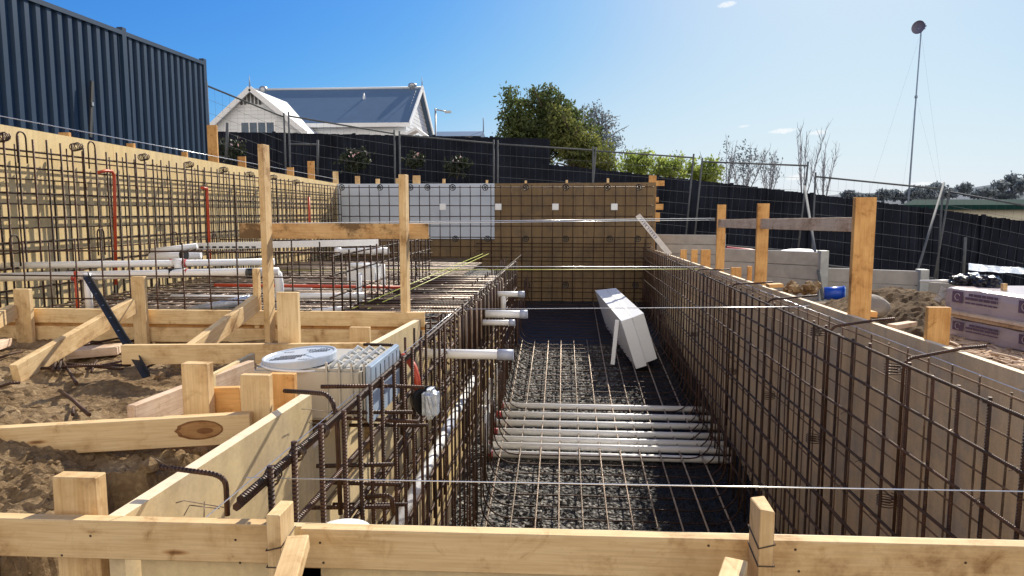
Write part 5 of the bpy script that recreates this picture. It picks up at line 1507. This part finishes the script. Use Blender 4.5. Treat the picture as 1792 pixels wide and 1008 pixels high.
def limbs(bm, base, top, spread, n, r, seed):
    rng = random.Random(seed)
    add_tube(bm, [base, base.lerp(top, .5) + V((rng.uniform(-.1, .1), 0, 0)), top], [r, r*.7, r*.3], 6)
    for i in range(n):
        p = base.lerp(top, rng.uniform(.25, .9)); a = rng.uniform(0, 6.28); L = spread*rng.uniform(.4, 1)
        q = p + V((math.cos(a)*L, math.sin(a)*L, L*rng.uniform(.3, 1.0)))
        add_tube(bm, [p, p.lerp(q, .5) + V((0, 0, L*.08)), q], [r*.4, r*.25, r*.08], 4)
def tree(name, label, cat, blobs, n, size, leaf, base, top, spread, seed, group=None, r=.12):
    t = thing(name, base, label, cat, group)
    bm = bmesh.new(); limbs(bm, V(base), V(top), spread, 16, r, seed); obj('trunk', bm, M['bark'], t)
    bm = bmesh.new(); leaf_cloud(bm, blobs, n, size, seed); obj('crown', bm, M[leaf], t)
    return t
Yt = 25.0
def B(px, py, rx, rz, d=1.0, Y=Yt, ry=None):
    p = at(px, py, Y=Y); k = Y/F
    return (p, (rx*k, (ry if ry else rx*k), rz*k), d)
tree('dense_tree', 'large dense dark olive tree behind the fence, right of centre', 'tree',
     [B(905, 200, 32, 45), B(905, 240, 40, 50), B(960, 190, 38, 40), B(955, 240, 50, 60, 1.3), B(990, 215, 40, 45), B(935, 170, 20, 22, .8), B(888, 165, 18, 18, .7), B(1010, 250, 45, 45), B(880, 205, 16, 8, .5), B(962, 158, 20, 14, .8), B(1030, 280, 40, 30)], 21000, .075, 'leaf_dark',
     at(950, 330, Y=Yt), at(955, 180, Y=Yt), 1.0, 3)
tree('dense_tree', 'lighter olive tree clump on the right flank of the large dark tree', 'tree',
     [B(985, 230, 35, 40, 1, 24), B(1010, 255, 40, 40, 1, 24), B(1045, 275, 35, 35, 1, 24), B(965, 200, 16, 25, .7, 24), B(1060, 300, 30, 25, 1, 24)], 8000, .07, 'leaf_olive',
     at(1000, 340, Y=24), at(1000, 230, Y=24), .8, 5)
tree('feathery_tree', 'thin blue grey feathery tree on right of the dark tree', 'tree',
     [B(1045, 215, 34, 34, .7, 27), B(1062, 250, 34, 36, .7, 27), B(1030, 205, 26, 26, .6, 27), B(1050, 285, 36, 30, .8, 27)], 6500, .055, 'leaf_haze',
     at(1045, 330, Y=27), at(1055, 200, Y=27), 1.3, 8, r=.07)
for i, (px, py, rx, rz, lab) in enumerate(((1118, 290, 40, 26, 'bright green shrub just right of the tree, over the fence'), (1175, 298, 40, 24, 'bright green shrub in middle of the hedge over the fence'), (1232, 303, 34, 24, 'bright green shrub at right end of the hedge over the fence'))):
    tree('green_shrub', lab, 'shrub', [B(px, py, rx, rz, 1, 23), B(px-14, py-10, rx*.5, rz*.8, .7, 23), B(px+12, py-14, rx*.4, rz*.8, .6, 23)], 2600, .065, 'leaf_bright', at(px, 350, Y=23), at(px, py-15, Y=23), .7, 20+i, 'bright green shrubs over the fence', r=.04)
def bare(px, pb, pt, Yq, wdt, label, seed, n=9, leafy=0, name='bare_shrub'):
    rng = random.Random(seed); k = Yq/F
    base = at(px, pb, Y=Yq); t = thing(name, base, label, 'shrub', 'bare shrubs over the fence')
    bm = bmesh.new()
    H = (pb-pt)*k
    for i in range(n):
        a = rng.uniform(-1, 1); top = base + V((a*wdt*k, rng.uniform(-.5, .5), H*rng.uniform(.6, 1)))
        mid = base.lerp(top, .45) + V((a*.08*wdt*k, 0, 0))
        add_tube(bm, [base + V((a*.1*wdt*k, 0, 0)), mid, top], [.017, .012, .004], 4)
        for j in range(11):
            t_ = rng.uniform(.25, .97); p = base.lerp(mid, t_/.45) if t_ < .45 else mid.lerp(top, (t_-.45)/.55); q = p + V((rng.uniform(-.5, .5)*wdt*k*.5, rng.uniform(-.3, .3), H*rng.uniform(.06, .22)))
            add_tube(bm, [p, p.lerp(q, .5) + V((rng.uniform(-.04, .04), 0, -.02)), q], [.008, .006, .003], 3)
            if j % 2: add_tube(bm, [p.lerp(q, .6), q + V((rng.uniform(-.15, .15), 0, rng.uniform(-.02, .15)))], [.005, .002], 3)
    obj('stems', bm, M['twig'], t)
    if leafy:
        bm = bmesh.new(); leaf_cloud(bm, [(base + V((0, 0, H*.62)), (wdt*k*.9, .6, H*.34), 1)], leafy, .045, seed); obj('crown', bm, M['leaf_haze'], t)
bare(1300, 350, 248, 23, 34, 'wispy bare shrub with some grey leaves right of the hedge', 31, 10, 700)
bare(1345, 350, 262, 23, 26, 'wispy grey shrub left of the forked bare shrub', 32, 9, 260)
bare(1405, 355, 226, 22, 26, 'tall forked bare shrub above the level rail', 33, 7)
bare(1440, 360, 246, 22.5, 26, 'bare shrub with upright twigs just right of the forked one', 34, 7)
bare(1270, 345, 240, 23.5, 18, 'thin bare shrub at left of the wispy ones', 35, 5, 120)
# garden shrubs in front of the left dark fence
for i, (px, py, rx, rz, fl) in enumerate(((405, 262, 30, 26, 3), (620, 280, 34, 26, 12), (800, 292, 30, 22, 4), (725, 280, 20, 16, 4))):
    t = thing('garden_shrub', at(px, py+rz, Y=20.3), ['dark garden shrub behind the first fence panel', 'dark garden shrub with pale pink flowers below the house', 'dark garden shrub left of the big tree', 'small dark shrub with a few flowers by the fence'][i], 'shrub', 'dark shrubs before the board fence')
    bm = bmesh.new(); leaf_cloud(bm, [B(px, py, rx, rz, 1, 20.3, .3)], 900, .06, 50+i); obj('crown', bm, M['leaf_garden'], t)
    bm = bmesh.new(); leaf_cloud(bm, [B(px, py-rz*.6, rx*.9, rz*.4, 1, 20.0, .15)], fl*2, .05, 70+i); obj('blossom', bm, M['flower'], t)['kind'] = 'stuff'
    bm = bmesh.new(); limbs(bm, at(px, py+rz, Y=20.3), at(px, py-rz*.6, Y=20.3), .3, 5, .02, 60+i); obj('trunk', bm, M['bark'], t)

# distant hill and trees
bm = bmesh.new(); pr = []
for i in range(60):
    X = 60 + i*4.5; hgt = 6.0 + 6*math.exp(-((X-190)/50)**2) + 2*noise.noise(V((X*.03, 0, 0))) - 9*max(0, (95-X)/40)
    pr.append((X, hgt))
for y0, y1, k0, k1 in ((255, 290, .2, 1.0), (290, 380, 1.0, .2)):
    a = [bm.verts.new((x, y0, -9 + (h_+9)*k0)) for x, h_ in pr]; b = [bm.verts.new((x, y1, -9 + (h_+9)*k1)) for x, h_ in pr]
    for i in range(len(pr)-1): bm.faces.new((a[i], a[i+1], b[i+1], b[i]))
bmesh.ops.recalc_face_normals(bm, faces=bm.faces)
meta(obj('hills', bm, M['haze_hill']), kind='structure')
random.seed(77)
dt = [(1485, 340, 12, 8), (1545, 341, 14, 10), (1565, 340, 12, 8), (1600, 337, 16, 10), (1618, 336, 16, 11), (1640, 331, 16, 12), (1660, 338, 14, 9), (1688, 329, 12, 10), (1712, 340, 16, 8), (1728, 336, 14, 8), (1748, 326, 14, 11), (1771, 317, 14, 14), (1788, 325, 12, 12), (1800, 318, 14, 12), (1758, 342, 22, 9), (1500, 344, 14, 6), (1525, 345, 12, 6), (1580, 345, 18, 7), (1630, 346, 20, 8)]
for i, (px, py, rx, rz) in enumerate(dt):
    Yq = 262 + (i % 3)*4; b_ = at(px, py + rz + 5, Y=Yq)
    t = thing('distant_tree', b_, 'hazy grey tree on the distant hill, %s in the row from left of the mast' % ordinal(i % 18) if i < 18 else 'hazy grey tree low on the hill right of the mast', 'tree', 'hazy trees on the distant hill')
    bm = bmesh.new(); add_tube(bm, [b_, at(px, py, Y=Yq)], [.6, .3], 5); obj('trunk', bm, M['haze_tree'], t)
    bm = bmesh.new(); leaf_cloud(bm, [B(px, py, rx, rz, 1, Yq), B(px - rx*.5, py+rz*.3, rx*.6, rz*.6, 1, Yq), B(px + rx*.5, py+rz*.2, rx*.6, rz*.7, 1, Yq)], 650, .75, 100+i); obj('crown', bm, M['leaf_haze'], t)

# small clouds
def cloud(px, py, wpx, hpx, label, seed):
    Yq = 700; k = Yq/F; p = at(px, py, Y=Yq); rng = random.Random(seed); bm = bmesh.new()
    for i in range(12):
        t = i/11 - .5
        r_ = hpx*k*.5*(1.1 - 1.4*abs(t))*rng.uniform(.7, 1.1)
        q = bmesh.ops.create_icosphere(bm, subdivisions=2, radius=1)
        for v in q['verts']:
            d = 1 + .35*noise.noise(v.co*2 + V((i*3.1, seed, 0)))
            v.co = V((v.co.x*r_*1.6*d, v.co.y*r_*d, v.co.z*r_*.8*d)) + p + V((t*wpx*k, 0, -t*-hpx*k*.4 + rng.uniform(-.1, .1)*hpx*k))
    meta(obj('cloud', bm, M['cloud'], smooth=True), label, 'cloud', 'small white clouds')
cloud(1370, 229, 44, 11, 'largest small white cloud above the bare shrubs', 1)
cloud(1432, 232, 28, 9, 'small white cloud just right of the largest one', 2)
cloud(1302, 221, 18, 6, 'tiny white cloud left of the largest one', 3)
cloud(1272, 8, 26, 12, 'small white cloud at the top edge of the sky', 4)
cloud(1612, 322, 64, 9, 'flat white cloud low behind the mast', 5)
cloud(1395, 310, 30, 12, 'pale cloud low behind the forked bare shrub', 6)

# nail heads on the nearest boards and posts
random.seed(3)
def nails(px_list, Yq, parent):
    for px, py in px_list:
        p = at(px, py, Y=Yq - .0006); bm = bmesh.new(); add_tube(bm, [p, p + V((0, .002, 0))], .0032, 8); obj('nail_head', bm, M['wire'], parent)
fb = [o for o in COL.objects if o.name.startswith('front_board')]
nails([(158, 938), (108, 972), (412, 945), (420, 985)], YF, fb[0])
nails([(560, 950), (566, 985), (1392, 962), (1398, 1000), (1240, 955), (1690, 985)], YF, fb[1])

# stones of mixed size over the gravel
random.seed(14)
bm = bmesh.new()
for i in range(900):
    x, y_ = rnd(-.6, .8), rnd(5.2, 10.7)
    r_ = bmesh.ops.create_icosphere(bm, subdivisions=1, radius=rnd(.008, .02) if random.random() < .93 else rnd(.02, .035))
    for v in r_['verts']: v.co = V((v.co.x*rnd(.7, 1.3), v.co.y*rnd(.7, 1.3), v.co.z*rnd(.6, 1))) + V((x, y_, gravel_h(x, y_) + .006))
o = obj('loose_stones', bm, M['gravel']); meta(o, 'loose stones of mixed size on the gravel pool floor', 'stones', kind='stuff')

# thin wire ends and stubs left sticking out around the near panel
random.seed(9)
wl_ = [[(308, 880), (322, 876), (392, 888)], [(322, 902), (332, 884), (384, 890)], [(357, 905), (358, 878)], [(262, 797), (300, 820)], [(528, 716), (536, 716), (585, 722)], [(545, 735), (540, 740), (580, 742)]]
for i, w_ in enumerate(wl_):
    Yq = 1.72 if i < 4 else 2.5
    bent('wire_stub', [at(x, y_, Y=Yq + .04*j) for j, (x, y_) in enumerate(w_)], .0014, M['wire'], None, 5, label=['thin bent wire loop low inside the near cream panel, longest one', 'thin bent wire loop low inside the near cream panel, shorter one', 'short upright wire behind the front board left of the tied stake', 'thin wire tail sticking out over the near panel by the hooked bar', 'thin wire bent at far end of the near panel, upper one', 'thin wire bent at far end of the near panel, lower one'][i], cat='wire', group='loose wire ends at the near panel')
